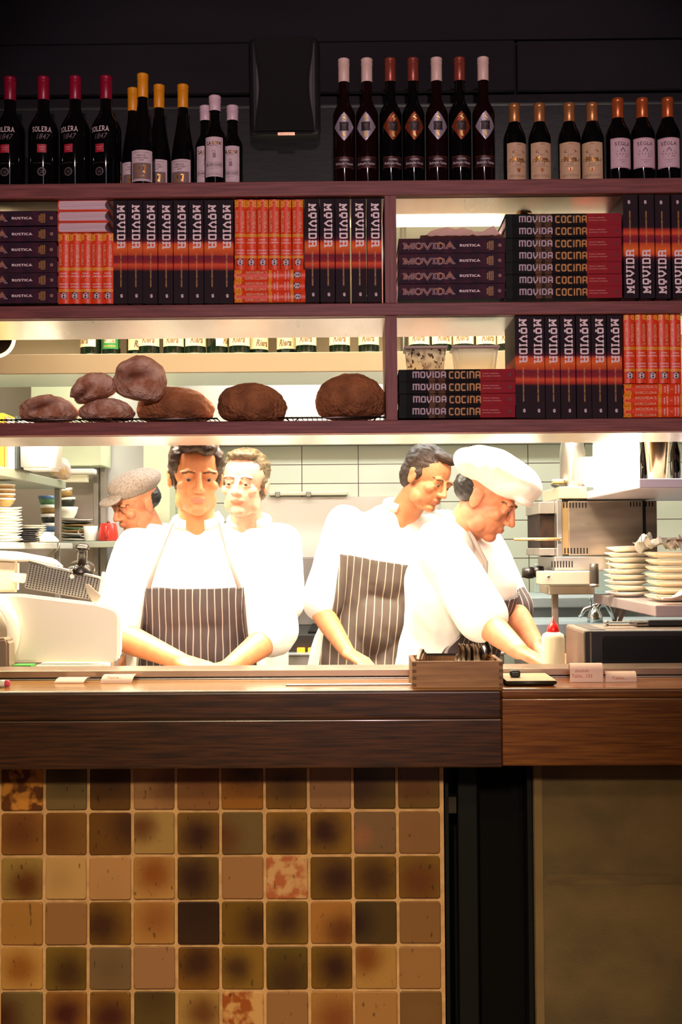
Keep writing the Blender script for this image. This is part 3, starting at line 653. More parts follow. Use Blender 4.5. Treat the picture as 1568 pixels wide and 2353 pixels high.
def rest(o_kind): pass
upright(BLACK, [276.5, 311, 345, 380.5, 416, 451, 486.5, 520], 697, YF,
        lambda i, n: f"black sunset-banded book, {lr(i, n)} of eight between the two orange book groups", 'black sunset books between the orange groups')
upright(BLACK, [717.5, 753.5, 789, 826, 862], 693.5, YF,
        lambda i, n: f"black sunset-banded book, {lr(i, n)} of five against the upright divider", 'black sunset books beside the divider')
upright(BLACK, [1203, 1237, 1272.5, 1308, 1344, 1379, 1415], 961, YF,
        lambda i, n: f"black sunset-banded book, {lr(i, n)} of seven on the bottom shelf", 'black sunset books on the bottom shelf')
upright(BLACK, [1452, 1489.5, 1526.5, 1564], 685, YF,
        lambda i, n: f"upside-down black book with white title low on spine, {lr(i, n)} of four", 'upside-down black books', flip=True)
upright(ORANGE, [146.5, 172, 197, 222.5, 248], 698, YF,
        lambda i, n: f"small orange book under the lying pink-paged books, {lr(i, n)} of five", 'orange books under the pale page edges')
upright(ORANGE, [1448.5, 1475, 1501.5, 1528, 1555], 881, YF,
        lambda i, n: f"small orange book standing on lying ones, bottom shelf, {lr(i, n)} of five", 'orange books on the bottom shelf')
zl3 = P(615, 695.5, YF).z
upright(ORANGE, [552.5, 578, 604.5, 631, 657.5, 685], 621, YF,
        lambda i, n: f"small orange book standing between the black books, {lr(i, n)} of six", 'orange books between the black ones')
lying(ORANGE, 538, [633, 658, 683], YF-.002, TO, HO, lambda i, n: f"orange book lying under the six standing orange books, {td(i, n)} of three", 'lying orange books on the middle shelf', floor=None)
lying(ORANGE, 1433, [895.5, 921, 946.5], YF-.002, TO, HO, lambda i, n: f"orange book lying on the bottom shelf, {td(i, n)} of three", 'lying orange books on the bottom shelf')
lying(PLUM, -113, [503, 539.5, 575, 610.5, 645, 681], YF, TR, HR, lambda i, n: f"dark purple book in the stack of six at the shelf's far left, {td(i, n)}", 'purple books in the stack of six', floor=None)
lying(PLUM, 916.5, [565, 600, 635, 670], YF, TR, HR, lambda i, n: f"dark purple book lying in the stack of four beside the divider, {td(i, n)}", 'purple books beside the divider')
lying(COC, 1163, [505, 533, 561, 589, 617, 645, 672.5], YF, TC, HC, lambda i, n: f"black and red book lying in the stack of seven with amber title, {td(i, n)}", 'black and red books in the stack of seven')
lying(COC, 918, [863, 891, 919.5, 947], YF, TC, HC, lambda i, n: f"black and red book lying on the bottom shelf stack of four, {td(i, n)}", 'black and red books on the bottom shelf')
# three orange books lying with their tail edges to the viewer
for i, y in enumerate((471.5, 497, 522.5)):
    p = P(132, y, 3.016); 
    o = ORANGE.put((p.x+.001, p.y, p.z), (R(-90), 0, R(90)), f"orange book lying with pale pink page edges facing out, {td(i, 3)} of three", 'orange books showing page edges')
    # spine to the left, tail edge to the viewer, boards level
    o.matrix_world = Matrix.Translation(Vector((p.x+.0035, p.y+HO, p.z))) @ Matrix(((0, 1, 0, 0), (0, 0, -1, 0), (-1, 0, 0, 0), (0, 0, 0, 1)))
    o.name = 'orange_book.page_side' if False else o.name
# ------------------------------------------------------------------ bottles
glass_k = mat('black_wine_glass', (10, 9, 9), .06, spec=.5); glass_r = mat('dark_red_wine_glass', (26, 8, 8), .07); glass_g = mat('dark_green_glass', (16, 26, 14), .06)
lab_w = mat('white_label_paper', (226, 206, 206), .6, c2=(216, 196, 198), ns=80); lab_c = mat('cream_label_paper', (216, 186, 146), .6, c2=(206, 174, 134), ns=60)
lab_pk = mat('pinkish_label_paper', (214, 186, 192), .6); ink_gr = mat('grey_ink', (112, 98, 100), .6); ink_br = mat('brown_ink', (96, 60, 40), .5); ink_red = mat('red_label', (176, 26, 48), .5)
ink_sil = mat('silver_label', (190, 182, 194), .35, .5); ink_cop = mat('copper_label', (158, 78, 42), .35, .5, c2=(136, 60, 34), ns=90); ink_gold = mat('gold_foil_ink', (226, 168, 84), .3, .6)
ink_dk = mat('dark_brown_ink', (44, 30, 24), .5); lab_d = mat('dark_band_label', (44, 20, 24), .45)
cap_red = mat('crimson_capsule', (150, 16, 48), .35); cap_yel = mat('yellow_capsule', (238, 158, 22), .4); cap_wh = mat('lilac_white_capsule', (226, 200, 208), .4); cap_cr = mat('cream_capsule', (234, 206, 190), .4)
cap_cop = mat('copper_red_capsule', (150, 72, 56), .35, .3); cap_gold = mat('dull_gold_capsule', (196, 136, 82), .35, .5); cap_or = mat('bright_copper_capsule', (204, 108, 58), .32, .5)
def bottle(name, label, r, hs, hn, H, rn, gm, cm, capz, labels, sh=.5, capr=None, rings=True):
    """r body radius, hs height where the shoulder starts, hn where the neck starts, H total height"""
    t = thing(name, label, 'bottle')
    pr = [(r*.6, .004), (r*.92, 0), (r, .006), (r, hs)]
    for i in range(1, 9):
        q = i/8; e = (1-math.cos(q*PI))/2 if sh > 0 else q
        pr.append((r+(rn-r)*(e*abs(sh)+q*(1-abs(sh)))if sh else r+(rn-r)*q, hs+(hn-hs)*q))
    pr += [(rn, H-.004), (rn*.8, H-.002)]
    MB().lathe(pr, gm, 32).build('glass_body', t)
    cr = capr or rn*1.12
    cp = [(cr*.99, capz), (cr, capz+.001), (cr, H-.016), (cr*1.06, H-.0155), (cr*1.06, H-.012), (cr, H-.0115), (cr, H-.008), (cr*1.05, H-.0075), (cr*1.05, H-.001), (cr*.9, H+.0005), (0, H+.0005)] if rings else [(cr*1.04, capz), (cr, H-.013), (cr*1.06, H-.0125), (cr*1.05, H-.001), (cr*.85, H+.0005), (0, H+.0005)]
    cap = MB().lathe(cp, cm, 24, cap=False).build('capsule', t)
    for ln in labels:
        ms = MB(); nm = ln(ms, r); ms.build(nm, t)
    return Kind(t)
def cyl(m, geo, mt, r, cz, lift, cu=0):
    m.flat(geo, mt, lambda u, v: ((r+lift)*math.sin((u+cu)/r), -(r+lift)*math.cos((u+cu)/r), cz+v))
def panel(m, mt, r, w, z0, z1, lift=.0004, cu=0): cyl(m, rect(-w/2, w/2, 0, z1-z0, 16), mt, r, z0, lift, cu)
def lab_solera(m, r):
    cyl(m, stext('SOLERA', .052, .0155, GL, .15, .3, .14), ink_w, r, .162, .0005)
    cyl(m, ftext('1847', .036, .015, 0, .35), ink_gr, r, .142, .0005, .004)
    panel(m, ink_red, r, .024, .099, .121, .0003)
    cyl(m, ftext('OLOROSO', .015, .0022), ink_w, r, .113, .0006); cyl(m, ftext('DULCE', .011, .0022), ink_w, r, .107, .0006)
    cyl(m, ftext('GONZALEZ BYASS JEREZ', .05, .0018), ink_gr, r, .071, .0005)
    cyl(m, join([ring(0, 0, .0105, .0016), ring(0, 0, .0082, .0008), fit(ftext('GB', 1, 1), .009, .008)]), ink_gr, r, .048, .0005)
    return 'printed_label'
def lab_albert(m, r):
    w = .062; panel(m, lab_c if False else lab_w, r, w, .012, .094)
    cyl(m, ftext("VIN D'ALSACE", .04, .004), ink_gr, r, .088, .0007)
    for i, s in enumerate(('RIESLING', 'CUVEE ALBERT', '2009')): cyl(m, ftext(s, (.024, .036, .013)[i], .0042, .01), ink_dk, r, .080-i*.0065, .0007)
    panel(m, mat('taupe_ink', (130, 110, 104), .6), r, .052, .018, .0605, .0007)
    for s in (-1, 1): cyl(m, stroke([(s*.004, .008), (s*.010, .007), (s*.0085, -.008), (s*.0045, -.006)], .0045), ink_gold, r, .044, .001)
    cyl(m, rect(-.006, .006, -.004, .004), ink_dk, r, .046, .001)
    cyl(m, ftext('Albert Mann', .036, .006, 0, .4), ink_gold, r, .026, .001)
    cyl(m, ftext('MIS EN BOUTEILLE AU DOMAINE', .05, .002), ink_gr, r, .0148, .0007)
    return 'label'
def lab_goya(m, r):
    w = .052; panel(m, lab_w, r, w, .025, .13)
    cyl(m, stext('"LA GOYA"', .043, .011, GL, .3, .3, .04), ink_gold, r, .1145, .0007); cyl(m, stext('"LA GOYA"', .0425, .0105, GL, .12, .2, .04), ink_dk, r, .1138, .001)
    cyl(m, ftext('Manzanilla', .02, .0028), ink_dk, r, .1065, .0007)
    cyl(m, join([ring(0, .004, .004, .001), off(fit(swirl, .01, .012), .001, -.006)]), ink_gr, r, .086, .0007)
    for z in (.0625, .0515): panel(m, ink_dk, r, w*.98, z, z+.0006, .0007)
    cyl(m, stext('DELGADO ZULETA', .046, .0065, GL, .22, .3, .1), ink_dk, r, .0572, .0007)
    cyl(m, ftext('Desde 1744', .017, .0026), ink_dk, r, .047, .0007); cyl(m, ftext('D.O. MANZANILLA', .024, .0022), ink_gr, r, .034, .0007); cyl(m, ftext('SANLUCAR DE BARRAMEDA', .04, .0022), ink_gr, r, .0305, .0007)
    return 'label'
def lab_diamond(mt):
    def f(m, r):
        hh, ww, cz = .0385, .029, .1675; n = 12; rows = []
        vs = []; fs = []
        for j in range(n+1):
            v = -hh+2*hh*j/n; q = abs(v)/hh; wd = ww*(1-q)**.86 if q < 1 else 0
            for k in range(9): vs.append((wd*(k/4-1), v))
        for j in range(n):
            for k in range(8): fs.append((j*9+k, j*9+k+1, (j+1)*9+k+1, (j+1)*9+k))
        cyl(m, (vs, fs), mt, r, cz, .0004)
        cyl(m, rect(-.0118, .0118, -.0118, .0118, 4), ink_k, r, cz, .0008)
        cyl(m, join([stroke([(-.006, .006), (0, -.001), (.006, .006)], .0012), stroke([(0, -.001), (0, -.007)], .0014), stroke([(-.003, .007), (0, .002), (.003, .007)], .0008)]), ink_gr, r, cz, .001)
        fl = mat('pale_gold_ink', (240, 206, 130), .35, .3)
        cyl(m, stroke([(0, .014), (.004, .019), (-.002, .024), (.003, .03)], .004), fl, r, cz, .001); cyl(m, stroke([(0, -.014), (-.001, -.021), (.001, -.029)], .0065), fl, r, cz, .001)
        return 'diamond_label'
    return f
def lab_band(tx):
    def f(m, r):
        panel(m, lab_d, r, .06, .056, .087, .0003)
        for z in (.0575, .0845): panel(m, ink_cop, r, .058, z, z+.0011, .0006)
        cyl(m, ftext('~CLASSIC~', .028, .0052, .01), ink_w, r, .0785, .0007)
        cyl(m, ftext('Rutherglen '+tx, .050, .0088, 0, .4), ink_w, r, .0675, .0007)
        return 'band_label'
    return f
def cyl2(m, mt, r, cz):
    for x in (-.008, -.004, .004, .008): cyl(m, rect(x-.0009, x+.0009, -.0035, .001), mt, r, cz, .0009)
    cyl(m, rect(-.002, .002, -.004, .002), mt, r, cz, .0009)
def lab_muga(m, r):
    w = .064; panel(m, lab_c, r, w, .013, .1165)
    cyl(m, ftext('2006', .012, .0032), ink_br, r, .1115, .0007)
    cyl(m, join([off(disc(0, 0, .017, .0045, 16), 0, -.003), rect(-.0125, .0125, -.004, .0035), ([(-.0135, .0035), (.0135, .0035), (0, .0085)], [(0, 1, 2)])]), mat('sepia_ink', (120, 84, 78), .6), r, .0945, .0007)
    cyl2(m, lab_c, r, .0945)
    cyl(m, ftext('BODEGAS', .013, .002), ink_br, r, .083, .0007)
    cyl(m, ftext('Muga', .036, .0185, .045, .12), ink_dk, r, .070, .0007); cyl(m, ftext('Muga', .0345, .017, .01, .12), ink_gold, r, .0702, .001)
    cyl(m, stroke([(.018, -.002), (.024, -.003), (.026, .002), (.022, .003)], .0012), ink_br, r, .070, .0007); cyl(m, stroke([(-.018, .002), (-.023, .003), (-.024, -.003), (-.021, -.004)], .0012), ink_br, r, .070, .0007)
    cyl(m, ftext('RIOJA', .016, .004), ink_br, r, .0575, .0007); panel(m, ink_br, r, .034, .0525, .053, .0007)
    cyl(m, join([rect(-.005, .005, -.001, .006), ([(-.005, -.001), (.005, -.001), (0, -.008)], [(0, 2, 1)])]), ink_gold, r, .043, .0007); cyl(m, disc(0, .001, .002, .003, 8), ink_red, r, .043, .001)
    for i, z in enumerate((.030, .0265, .0165)): cyl(m, ftext('EMBOTELLADO EN LA PROPIEDAD', .046, .0018), ink_br, r, z, .0007)
    return 'label'
def lab_segla(m, r):
    w = .067; panel(m, lab_pk, r, w, .046, .1255)
    for x in (-w/2+.0015, w/2-.0015): cyl(m, rect(-.0004, .0004, 0, .076), ink_red, r, .0475, .0006, x)
    for z in (.0475, .1235): panel(m, ink_red, r, w-.003, z, z+.0006, .0006)
    cyl(m, stext('S\u00c9GLA', .042, .0115, GL, .15, .34, .14), ink_dk, r, .111, .0007)
    cyl(m, join([rect(-.019, .019, 0, .0045), rect(-.006, .006, .0045, .009), ([(-.006, .009), (.006, .009), (0, .0165)], [(0, 1, 2)]), rect(-.0155, -.013, .0045, .007), rect(.013, .0155, .0045, .007)]+[rect(x-.0012, x+.0012, -.003, 0) for x in (-.016, -.008, 0, .008, .016)]), ink_gr, r, .084, .0007)
    cyl(m, join([rect(-.016, -.002, -.001, .0005), rect(.006, .015, -.001, .0005)]), ink_gr, r, .0765, .0007)
    cyl(m, ftext('MARGAUX', .022, .003), mat('rose_grey_ink', (176, 110, 96), .6), r, .0665, .0007); cyl(m, ftext('2003', .009, .0028), ink_gr, r, .061, .0007)
    return 'label'
def stand(kind, x, Y, label, group, turn=0, z=None, sz=1):
    p = P(x, 415, Y); p.z = ZTOP if z is None else z
    return kind.put(p, (0, 0, R(turn)), label, group, (sz, sz, sz) if sz != 1 else None)
ZTOP = z1
S = bottle('wine_bottle', 'x', .0402, .165, .232, .314, .0150, glass_k, cap_red, .251, [lab_solera], 1, .0158)
for i, (x, tn) in enumerate(((23, -4), (100, 8), (173, -14), (244, -14))):
    stand(S, x, 3.09, f"black bottle with crimson capsule and white lettering, {lr(i, 4)} of four", 'crimson capped bottles', tn)
A = bottle('wine_bottle', 'x', .0315, .10, .235, .305, .0132, glass_k, cap_yel, .241, [lab_albert], .45, .0146)
for x, Y, tn, lb in ((306, 3.15, 4, 'leftmost yellow capped flute bottle, partly behind the tallest yellow capped one'), (328.5, 3.055, 3, 'yellow capped flute bottle standing in front of the other yellow capped bottles'), (366, 3.13, -6, 'yellow capped flute bottle just behind and to the right of the front one'), (421, 3.13, -10, 'yellow capped flute bottle standing apart beside the small white capped bottles')):
    stand(A, x, Y, lb, 'yellow capped flute bottles', tn)
G = bottle('sherry_bottle', 'x', .0275, .135, .175, .246, .0138, glass_k, cap_wh, .205, [lab_goya], .9, .0156)
for x, Y, tn, lb in ((473, 3.13, 4, 'small bottle with lilac white cap, half hidden behind the front white capped one'), (494.5, 3.06, 0, 'small white capped bottle standing in front of its two neighbours'), (535, 3.13, -8, 'small bottle with lilac white cap nearest the wall speaker')):
    stand(G, x, Y, lb, 'small white capped bottles', tn)
Dw = bottle('dessert_wine_bottle', 'x', .0300, .205, .250, .358, .0136, glass_r, cap_cr, .2945, [lab_diamond(ink_sil), lab_band('Topaque')], .8, .0150)
Dc = bottle('dessert_wine_bottle', 'x', .0300, .205, .250, .358, .0136, glass_k, cap_cop, .2945, [lab_diamond(ink_cop), lab_band('Muscat')], .8, .0150)
sl = ['leftmost of the seven bottles, beside the speaker', 'second of the seven bottles from the speaker', None, None, 'between two copper capped bottles', None, 'last of the seven, beside gold capped bottles']
cl = {2: 'nearest the speaker', 3: 'in the middle of the row of seven', 5: 'between two cream capped ones'}
for i, (x, tn) in enumerate(((792, 0), (845, -8), (899, 12), (951.5, 3), (1005.5, 2), (1058.5, 4), (1113, 4))):
    c = i in cl; stand(Dc if c else Dw, x, 3.10, ('copper capped slim bottle with copper diamond label, '+cl[i]) if c else 'cream capped slim bottle with silver diamond label, '+sl[i], 'copper diamond bottles' if c else 'silver diamond bottles', tn)
M_ = bottle('wine_bottle', 'x', .0302, .130, .190, .2285, .0132, glass_k, cap_gold, .178, [lab_muga], .9, .0146, False)
for i, (x, tn) in enumerate(((1184, 12), (1241.5, 3), (1310, -6), (1363, -14))):
    stand(M_, x, 3.09, f"gold capped bottle with cream label and gilt script, {lr(i, 4)} of four", 'gold capped cream label bottles', tn)
G2 = bottle('claret_bottle', 'x', .0320, .140, .192, .240, .0140, glass_k, cap_or, .186, [lab_segla], .9, .0152, False)
for i, (x, tn) in enumerate(((1422, 10), (1478.5, -1), (1537, -10))):
    stand(G2, x, 3.09, f"bright copper capped bottle with pinkish white chateau label, {('nearest the gold capped bottles', 'in the middle of three', 'farthest from the gold capped bottles')[i]}", 'copper capped chateau bottles', tn)
# wall speaker
sp = thing('wall_speaker', 'black loudspeaker with waisted grille mounted on the dark wall above the shelf', 'speaker', P(652, 185, 3.31))
x0, x1 = P(571, 185, 3.2).x-sp.location.x, P(735, 185, 3.2).x-sp.location.x; zt, zb_ = P(652, 74, 3.2).z-sp.location.z, P(652, 292, 3.2).z-sp.location.z
MB().box(x0, x1, -.10, -.012, zb_, zt, mat('black_speaker_shell', (25, 23, 25), .55), .022, 4).build('cabinet', sp)
MB().box(x0*.5, x1*.5, -.03, -.0, zb_*.5, zt*.5, dark).build('wall_mount', sp)
cx = (x0+x1)/2; hw = (x1-x0)/2*.84; hz = (zt-zb_)/2*.985; cz = (zt+zb_)/2; out = []
for i in range(25):
    q = -1+2*i/24; out.append((cx+hw*(1-.16*math.cos(q*PI/2)**2), cz+hz*q*.99))
for i in range(25):
    q = 1-2*i/24; out.append((cx-hw*(1-.16*math.cos(q*PI/2)**2), cz+hz*q*.99))
MB().prism(out, -.112, -.09, mat('black_speaker_cloth', (11, 10, 10), .9, bump=.3, bs=900), bev=.006).build('grille', sp)
bx = MB(); bw, bz = P(675, 274, 3.14).x-P(635, 274, 3.14).x, P(655, 274, 3.14).z-sp.location.z; bcx = P(655, 274, 3.14).x-sp.location.x
bx.box(bcx-bw/2, bcx+bw/2, -.118, -.111, bz-.004, bz+.004, mat('badge_bronze', (120, 96, 70), .3, .8)); bx.flat(ftext('Opus One', bw*.72, .006, .02, .3), mat('badge_letter', (250, 236, 214), .3), lambda u, v: (bcx+u, -.119, bz+v))
bx.build('badge', sp)
sp.rotation_euler = (R(9), 0, 0); sp.location.y -= .015
# ------------------------------------------------------------------ bread on wire racks
crust = mat('floured_crust', (184, 126, 90), .85, c2=(240, 208, 180), ns=26, bump=1, bs=70, det=9, bd=.010, lo=.36, hi=.64)
crust_d = mat('dark_crust', (132, 82, 46), .8, c2=(186, 124, 74), ns=14, bump=1, bs=110, det=9, bd=.010)
def add_slash(k):
    nt = k.node_tree; b = nt.nodes['Principled BSDF']; src = b.inputs['Base Color'].links[0].from_socket
    a = nt.nodes.new('ShaderNodeAttribute'); a.attribute_name = 'slash'; x = nt.nodes.new('ShaderNodeMix'); x.data_type = 'RGBA'; x.inputs[7].default_value = (*lin((112, 60, 32)), 1)
    nt.links.new(a.outputs['Fac'], x.inputs[0]); nt.links.new(src, x.inputs[6]); nt.links.new(x.outputs[2], b.inputs['Base Color'])
add_slash(crust)
wire = mat('dark_wire', (70, 62, 58), .35, .9)
def rack(x0, x1, label):
    a, b = P(x0, 955, 3.07).x, P(x1, 955, 3.07).x; t = thing('cooling_rack', label, 'rack', ((a+b)/2, 3.16, b1), group='wire cooling racks')
    w = (b-a)/2; m = MB(); zt = .0135; d = .105
    m.tube([(-w, -d, zt), (w, -d, zt), (w, d, zt), (-w, d, zt)], .0024, wire, 6, True); m.tube([(-w, 0, zt-.002), (w, 0, zt-.002)], .0018, wire, 6); m.build('rim_wire', t)
    g = MB(); n = int(w*2/.0125)
    for i in range(1, n): x = -w+2*w*i/n; g.tube([(x, -d, zt+.0022), (x, d, zt+.0022)], .0011, wire, 5)
    g.build('grid_wires', t)
    for sx in (-.72, .72):
        for y in (-d, d): MB().tube([(sx*w-.016, y, zt-.001), (sx*w-.004, y, .0012), (sx*w+.004, y, .0012), (sx*w+.016, y, zt-.001)], .0016, wire, 5).build('leg', t)
    return t
rack(-60, 242, 'dark wire cooling rack under the three smaller floured loaves'); rack(262, 500, 'dark wire cooling rack under the broad dark loaf'); rack(638, 886, 'dark wire cooling rack under the loaf beside the divider')
ZR = b1+.0172
def loaf(px, py, w, h, Y, label, m, seed, tilt=0, depth=None, ear=None, flat=.55, base=None, yaw=0):
    """px,py photograph centre; w,h in photograph pixels"""
    s = Y/FPX; rx, rz = w*s/2, h*s/2; ry = depth or rx*.9
    b = bmesh.new(); bmesh.ops.create_icosphere(b, subdivisions=5, radius=1)
    of = Vector((seed*7.1, seed*3.3, seed)); cutv = {}; b.verts.index_update()
    for v in b.verts:
        d = v.co.normalized(); k = 1+.05*noise.noise(d*1.3+of)+.045*noise.noise(d*3.5+of)+.03*(.35-abs(noise.noise(d*6+of)))+.016*noise.noise(d*14+of)+.014*(.3-abs(noise.noise(d*26+of)))
        if ear:
            q = d.dot(Vector(ear[0]).normalized()); al = d.dot(Vector(ear[1]).normalized())
            e = max(0, 1-(abs(al)/.8)**2); q -= ear[2]; st = 1/(1+math.exp(-(q-.02)/.018))
            k += .22*e*st*math.exp(-max(0, q-.02)/.22)-.13*e*(1-st)*math.exp(-((q+.02)/.3)**2)
            cutv[v.index] = e*(1-st)*max(0, 1-(abs(q+.16)/.26)**2)
        c = d*k
        if c.z < 0: c.z = -flat*(1-(1-min(1, abs(c.z)))**1.9)*.9
        v.co = c
    zs = [v.co.z for v in b.verts]; lo, hi = min(zs), max(zs); mid = (lo+hi)/2; sc = 2/(hi-lo)
    for v in b.verts: v.co = Vector((v.co.x*rx, v.co.y*ry, (v.co.z-mid)*sc*rz))
    b.faces.index_update(); rot = Matrix.Rotation(R(tilt), 4, 'Y') @ Matrix.Rotation(R(yaw), 4, 'Z')
    for v in b.verts: v.co = rot @ v.co
    lz = min(v.co.z for v in b.verts)
    mb = MB().bm(b, m, True); p = P(px, py, Y)
    if base is not None: p.z = base-lz
    o = mb.build('bread_loaf', None, p)
    a = o.data.attributes.new('slash', 'FLOAT', 'POINT'); a.data.foreach_set('value', [cutv.get(i, 0.0) for i in range(len(o.data.vertices))])
    tag(o, label, 'bread', 'loaves on the cooling racks'); return o
loaf(113, 926, 132, 66, 3.15, 'round floured loaf with a raised ear, lowest at the far left of the racks', crust, 1, 0, .065, ((-.5, -.25, .8), (.6, .1, .4), .74), base=ZR)
loaf(246, 933, 128, 54, 3.14, 'flattish floured loaf lying beneath the two tilted loaves', crust, 2, 0, .06, base=ZR)
loaf(214, 888, 104, 66, 3.13, 'tilted oval loaf resting across the two lower floured loaves', crust, 3, -18, .055, ((-.55, -.3, .75), (.5, -.5, .6), .55), flat=.7)
loaf(325, 869, 122, 104, 3.12, 'biggest slashed loaf perched highest on the pile, leaning on the dark loaf', crust, 4, 12, .06, ((-.4, -.15, .9), (.8, .0, .45), .52), flat=.8)
loaf(402, 918, 178, 84, 3.19, 'broad dark crusted loaf under the perched slashed loaf', crust_d, 5, 0, .07, base=ZR)
loaf(580, 923, 158, 94, 3.09, 'dark oval loaf standing alone on the timber shelf between two racks', crust_d, 6, 4, .07, base=b1+.0005, flat=.8)
loaf(806, 905, 162, 108, 3.15, 'tall dark loaf on the rack beside the timber divider', crust_d, 7, 0, .07, base=ZR, flat=.75)

# ------------------------------------------------------------------ overhead steel shelf with the cream labelled bottles
clear = mat('frosted_plastic', (236, 230, 220), .25, trans=.55, ior=1.2)
frost = mat('milky_plastic', (246, 238, 220), .6, trans=.8, ior=1.08)
YK = 4.2
k1, k0 = P(450, 811, YK).z, P(450, 856, YK).z
ks = thing('overhead_steel_shelf', 'long stainless overhead shelf carrying green bottles behind the bread', 'shelf', (0, YK, k0))
m = MB(); m.box(-1.9, 2.0, 0, .012, 0, k1-k0, mat('satin_steel_front', (118, 100, 74), .5, .3), .002).box(-1.9, 2.0, .012, .34, 0, .003, mat('pale_steel_underside', (206, 218, 208), .4, .5)).box(-1.9, 2.0, .012, .34, k1-k0-.004, k1-k0, steel); m.build('shelf_tray', ks)
MB().box(-1.9, 2.0, .33, .335, k1-k0, k1-k0+.42, mat('warm_back_panel', (184, 168, 132), .5)).build('back_panel', ks)
for x in (-1.5, 0.2, 1.5): MB().tube([(x, .30, k1-k0), (x, .30, 2.8-k0)], .012, steel, 8).build('hanger', ks)
def lab_riera(m, r):
    panel(m, lab_c2, r, .102, .030, .115)
    cyl(m, ftext('Riera', .048, .026, .035, .3), mat('brown_script_ink', (104, 74, 40), .5), r, .0525, .0007)
    for z in (.0365, .0335): cyl(m, ftext('PRODUCE OF SPAIN EMBOTELLADO', .05, .0018), ink_br, r, z, .0007)
    return 'label'
lab_c2 = mat('cream_yellow_label', (232, 208, 152), .6)
def lab_green(m, r):
    panel(m, mat('green_label', (40, 110, 50), .5), r, .07, .022, .115)
    panel(m, mat('red_picture', (190, 60, 44), .5, c2=(226, 190, 150), ns=90), r, .04, .044, .085, .0007); panel(m, ink_gold, r, .045, .03, .034, .0007)
    return 'label'
RB = bottle('green_bottle', 'x', .0382, .20, .262, .315, .0145, glass_g, mat('gold_black_capsule', (50, 40, 26), .4), .265, [lab_riera], .9, .0158)
GB = bottle('green_bottle', 'dark bottle with a green and red label among the cream labelled ones', .033, .20, .255, .31, .0145, glass_g, MATS['gold_black_capsule'], .265, [lab_green], .9, .0158)
GB.put((P(256, 800, YK+.06).x, YK+.06, k1+.0005), (0, 0, 0), None, 'bottles on the overhead shelf')
pl = [(209, .06, -38), (315, .14, 30), (343, .05, 4), (400, .06, -2), (449, .06, 16), (500, .07, 75), (551, .06, 0), (593, .14, 30), (660, .14, -8), (704, .06, 0), (781, .06, 0), (848, .06, -4), (964, .06, -8), (1014, .06, 14), (1066, .06, -12), (1116, .07, 10), (1167, .06, -6)]
rb_l = ['green bottle with turned cream label at the shelf end, beside the green labelled bottle', 'cream labelled bottle half hidden behind the first full script label', 'first full script label right of the green labelled bottle', 'cream labelled bottle above the tallest perched loaf',
 'cream labelled bottle just right of the one above the perched loaf', 'bottle with its label turned away, above the broad dark loaf', 'cream labelled bottle above the lone oval loaf', 'cream labelled bottle tucked behind, above the lone oval loaf', 'cream labelled bottle pushed back behind the next full script one', 'full script label in the pair over the gap between loaves',
 'cream labelled bottle standing alone above the last gap', 'cream labelled bottle above the loaf beside the divider', 'first cream labelled bottle right of the divider, over the crumb speckled tub', 'second cream labelled bottle right of the divider', 'third cream labelled bottle right of the divider, over the clean tub', 'fourth cream labelled bottle right of the divider', 'last cream labelled bottle, brightest, beside the standing black books']
for (x, dy, tn), lb in zip(pl, rb_l):
    p = P(x, 800, YK+dy); RB.put((p.x, p.y, k1+.0005), (0, 0, R(tn)), lb, 'bottles on the overhead shelf')
# takeaway tubs and a paper bag on the lying books
def tub(x0, x1, y0, Y, zbase, label, dirty):
    a, b = P(x0, y0, Y), P(x1, y0, Y); t = thing('plastic_tub', label, 'tub', ((a.x+b.x)/2, Y, zbase)); w = (b.x-a.x)/2; h = a.z-zbase
    mt = mat('speckled_tub', (240, 228, 204), .6, trans=.75, ior=1.08, c2=(50, 22, 10), ns=120, st=(1, 1, .7), lo=.57, hi=.6, det=6) if dirty else frost
    m = MB(); q = [(w*.80, 0), (w*.93, h-.006)]
    for (s, mm) in ((1, mt),):
        b_ = bmesh.new(); bmesh.ops.create_cube(b_, size=2)
        for v in b_.verts: k = .80 if v.co.z < 0 else .93; v.co = Vector((v.co.x*w*k, v.co.y*.042*k, (h-.006) if v.co.z > 0 else 0))
        bmesh.ops.bevel(b_, geom=[e for e in b_.edges if abs(e.verts[0].co.z-e.verts[1].co.z) > .01], offset=.012, segments=4, affect='EDGES'); m.bm(b_, mm, True)
    m.build('tub_body', t)
    MB().box(-w, w, -.046, .046, h-.008, h, mat('lid_plastic', (196, 174, 158), .4), .0035).build('lid', t)
tub(928, 1027, 801, 3.13, P(975, 848, YF).z+.002, 'plastic tub speckled with brown crumbs on the black and red books', True)
tub(1036, 1146, 800, 3.13, P(975, 848, YF).z+.002, 'clean milky plastic tub beside the crumb speckled tub', False)
bag = MB(); nx, ny = 26, 12; A0 = P(966, 547, 3.08); A1 = P(1160, 547, 3.08)
for side in (0, 1):
    vs = []; fs = []
    for i in range(nx+1):
        for j in range(ny+1):
            u, v = i/nx, j/ny; x = A0.x+(A1.x-A0.x)*u; y = 3.07+.1*v
            z = A0.z+.004+.0345*math.sin(PI*v)*(.75+.7*noise.noise(Vector((u*5, v*3, 2))))*min(1, u*8, (1-u)*8)+.004*noise.noise(Vector((u*22, v*14, 5)))-(0 if side == 0 else .0012)
            vs.append((x, y, z))
    for i in range(nx):
        for j in range(ny): q = (i*(ny+1)+j, (i+1)*(ny+1)+j, (i+1)*(ny+1)+j+1, i*(ny+1)+j+1); fs.append(q if side == 0 else q[::-1])
    bag.add(vs, fs, mat('crumpled_paper', (236, 206, 190), .8), False)
tag(bag.build('paper_bag'), 'crumpled pale paper bag lying on the purple book stack beside the divider', 'paper bag')
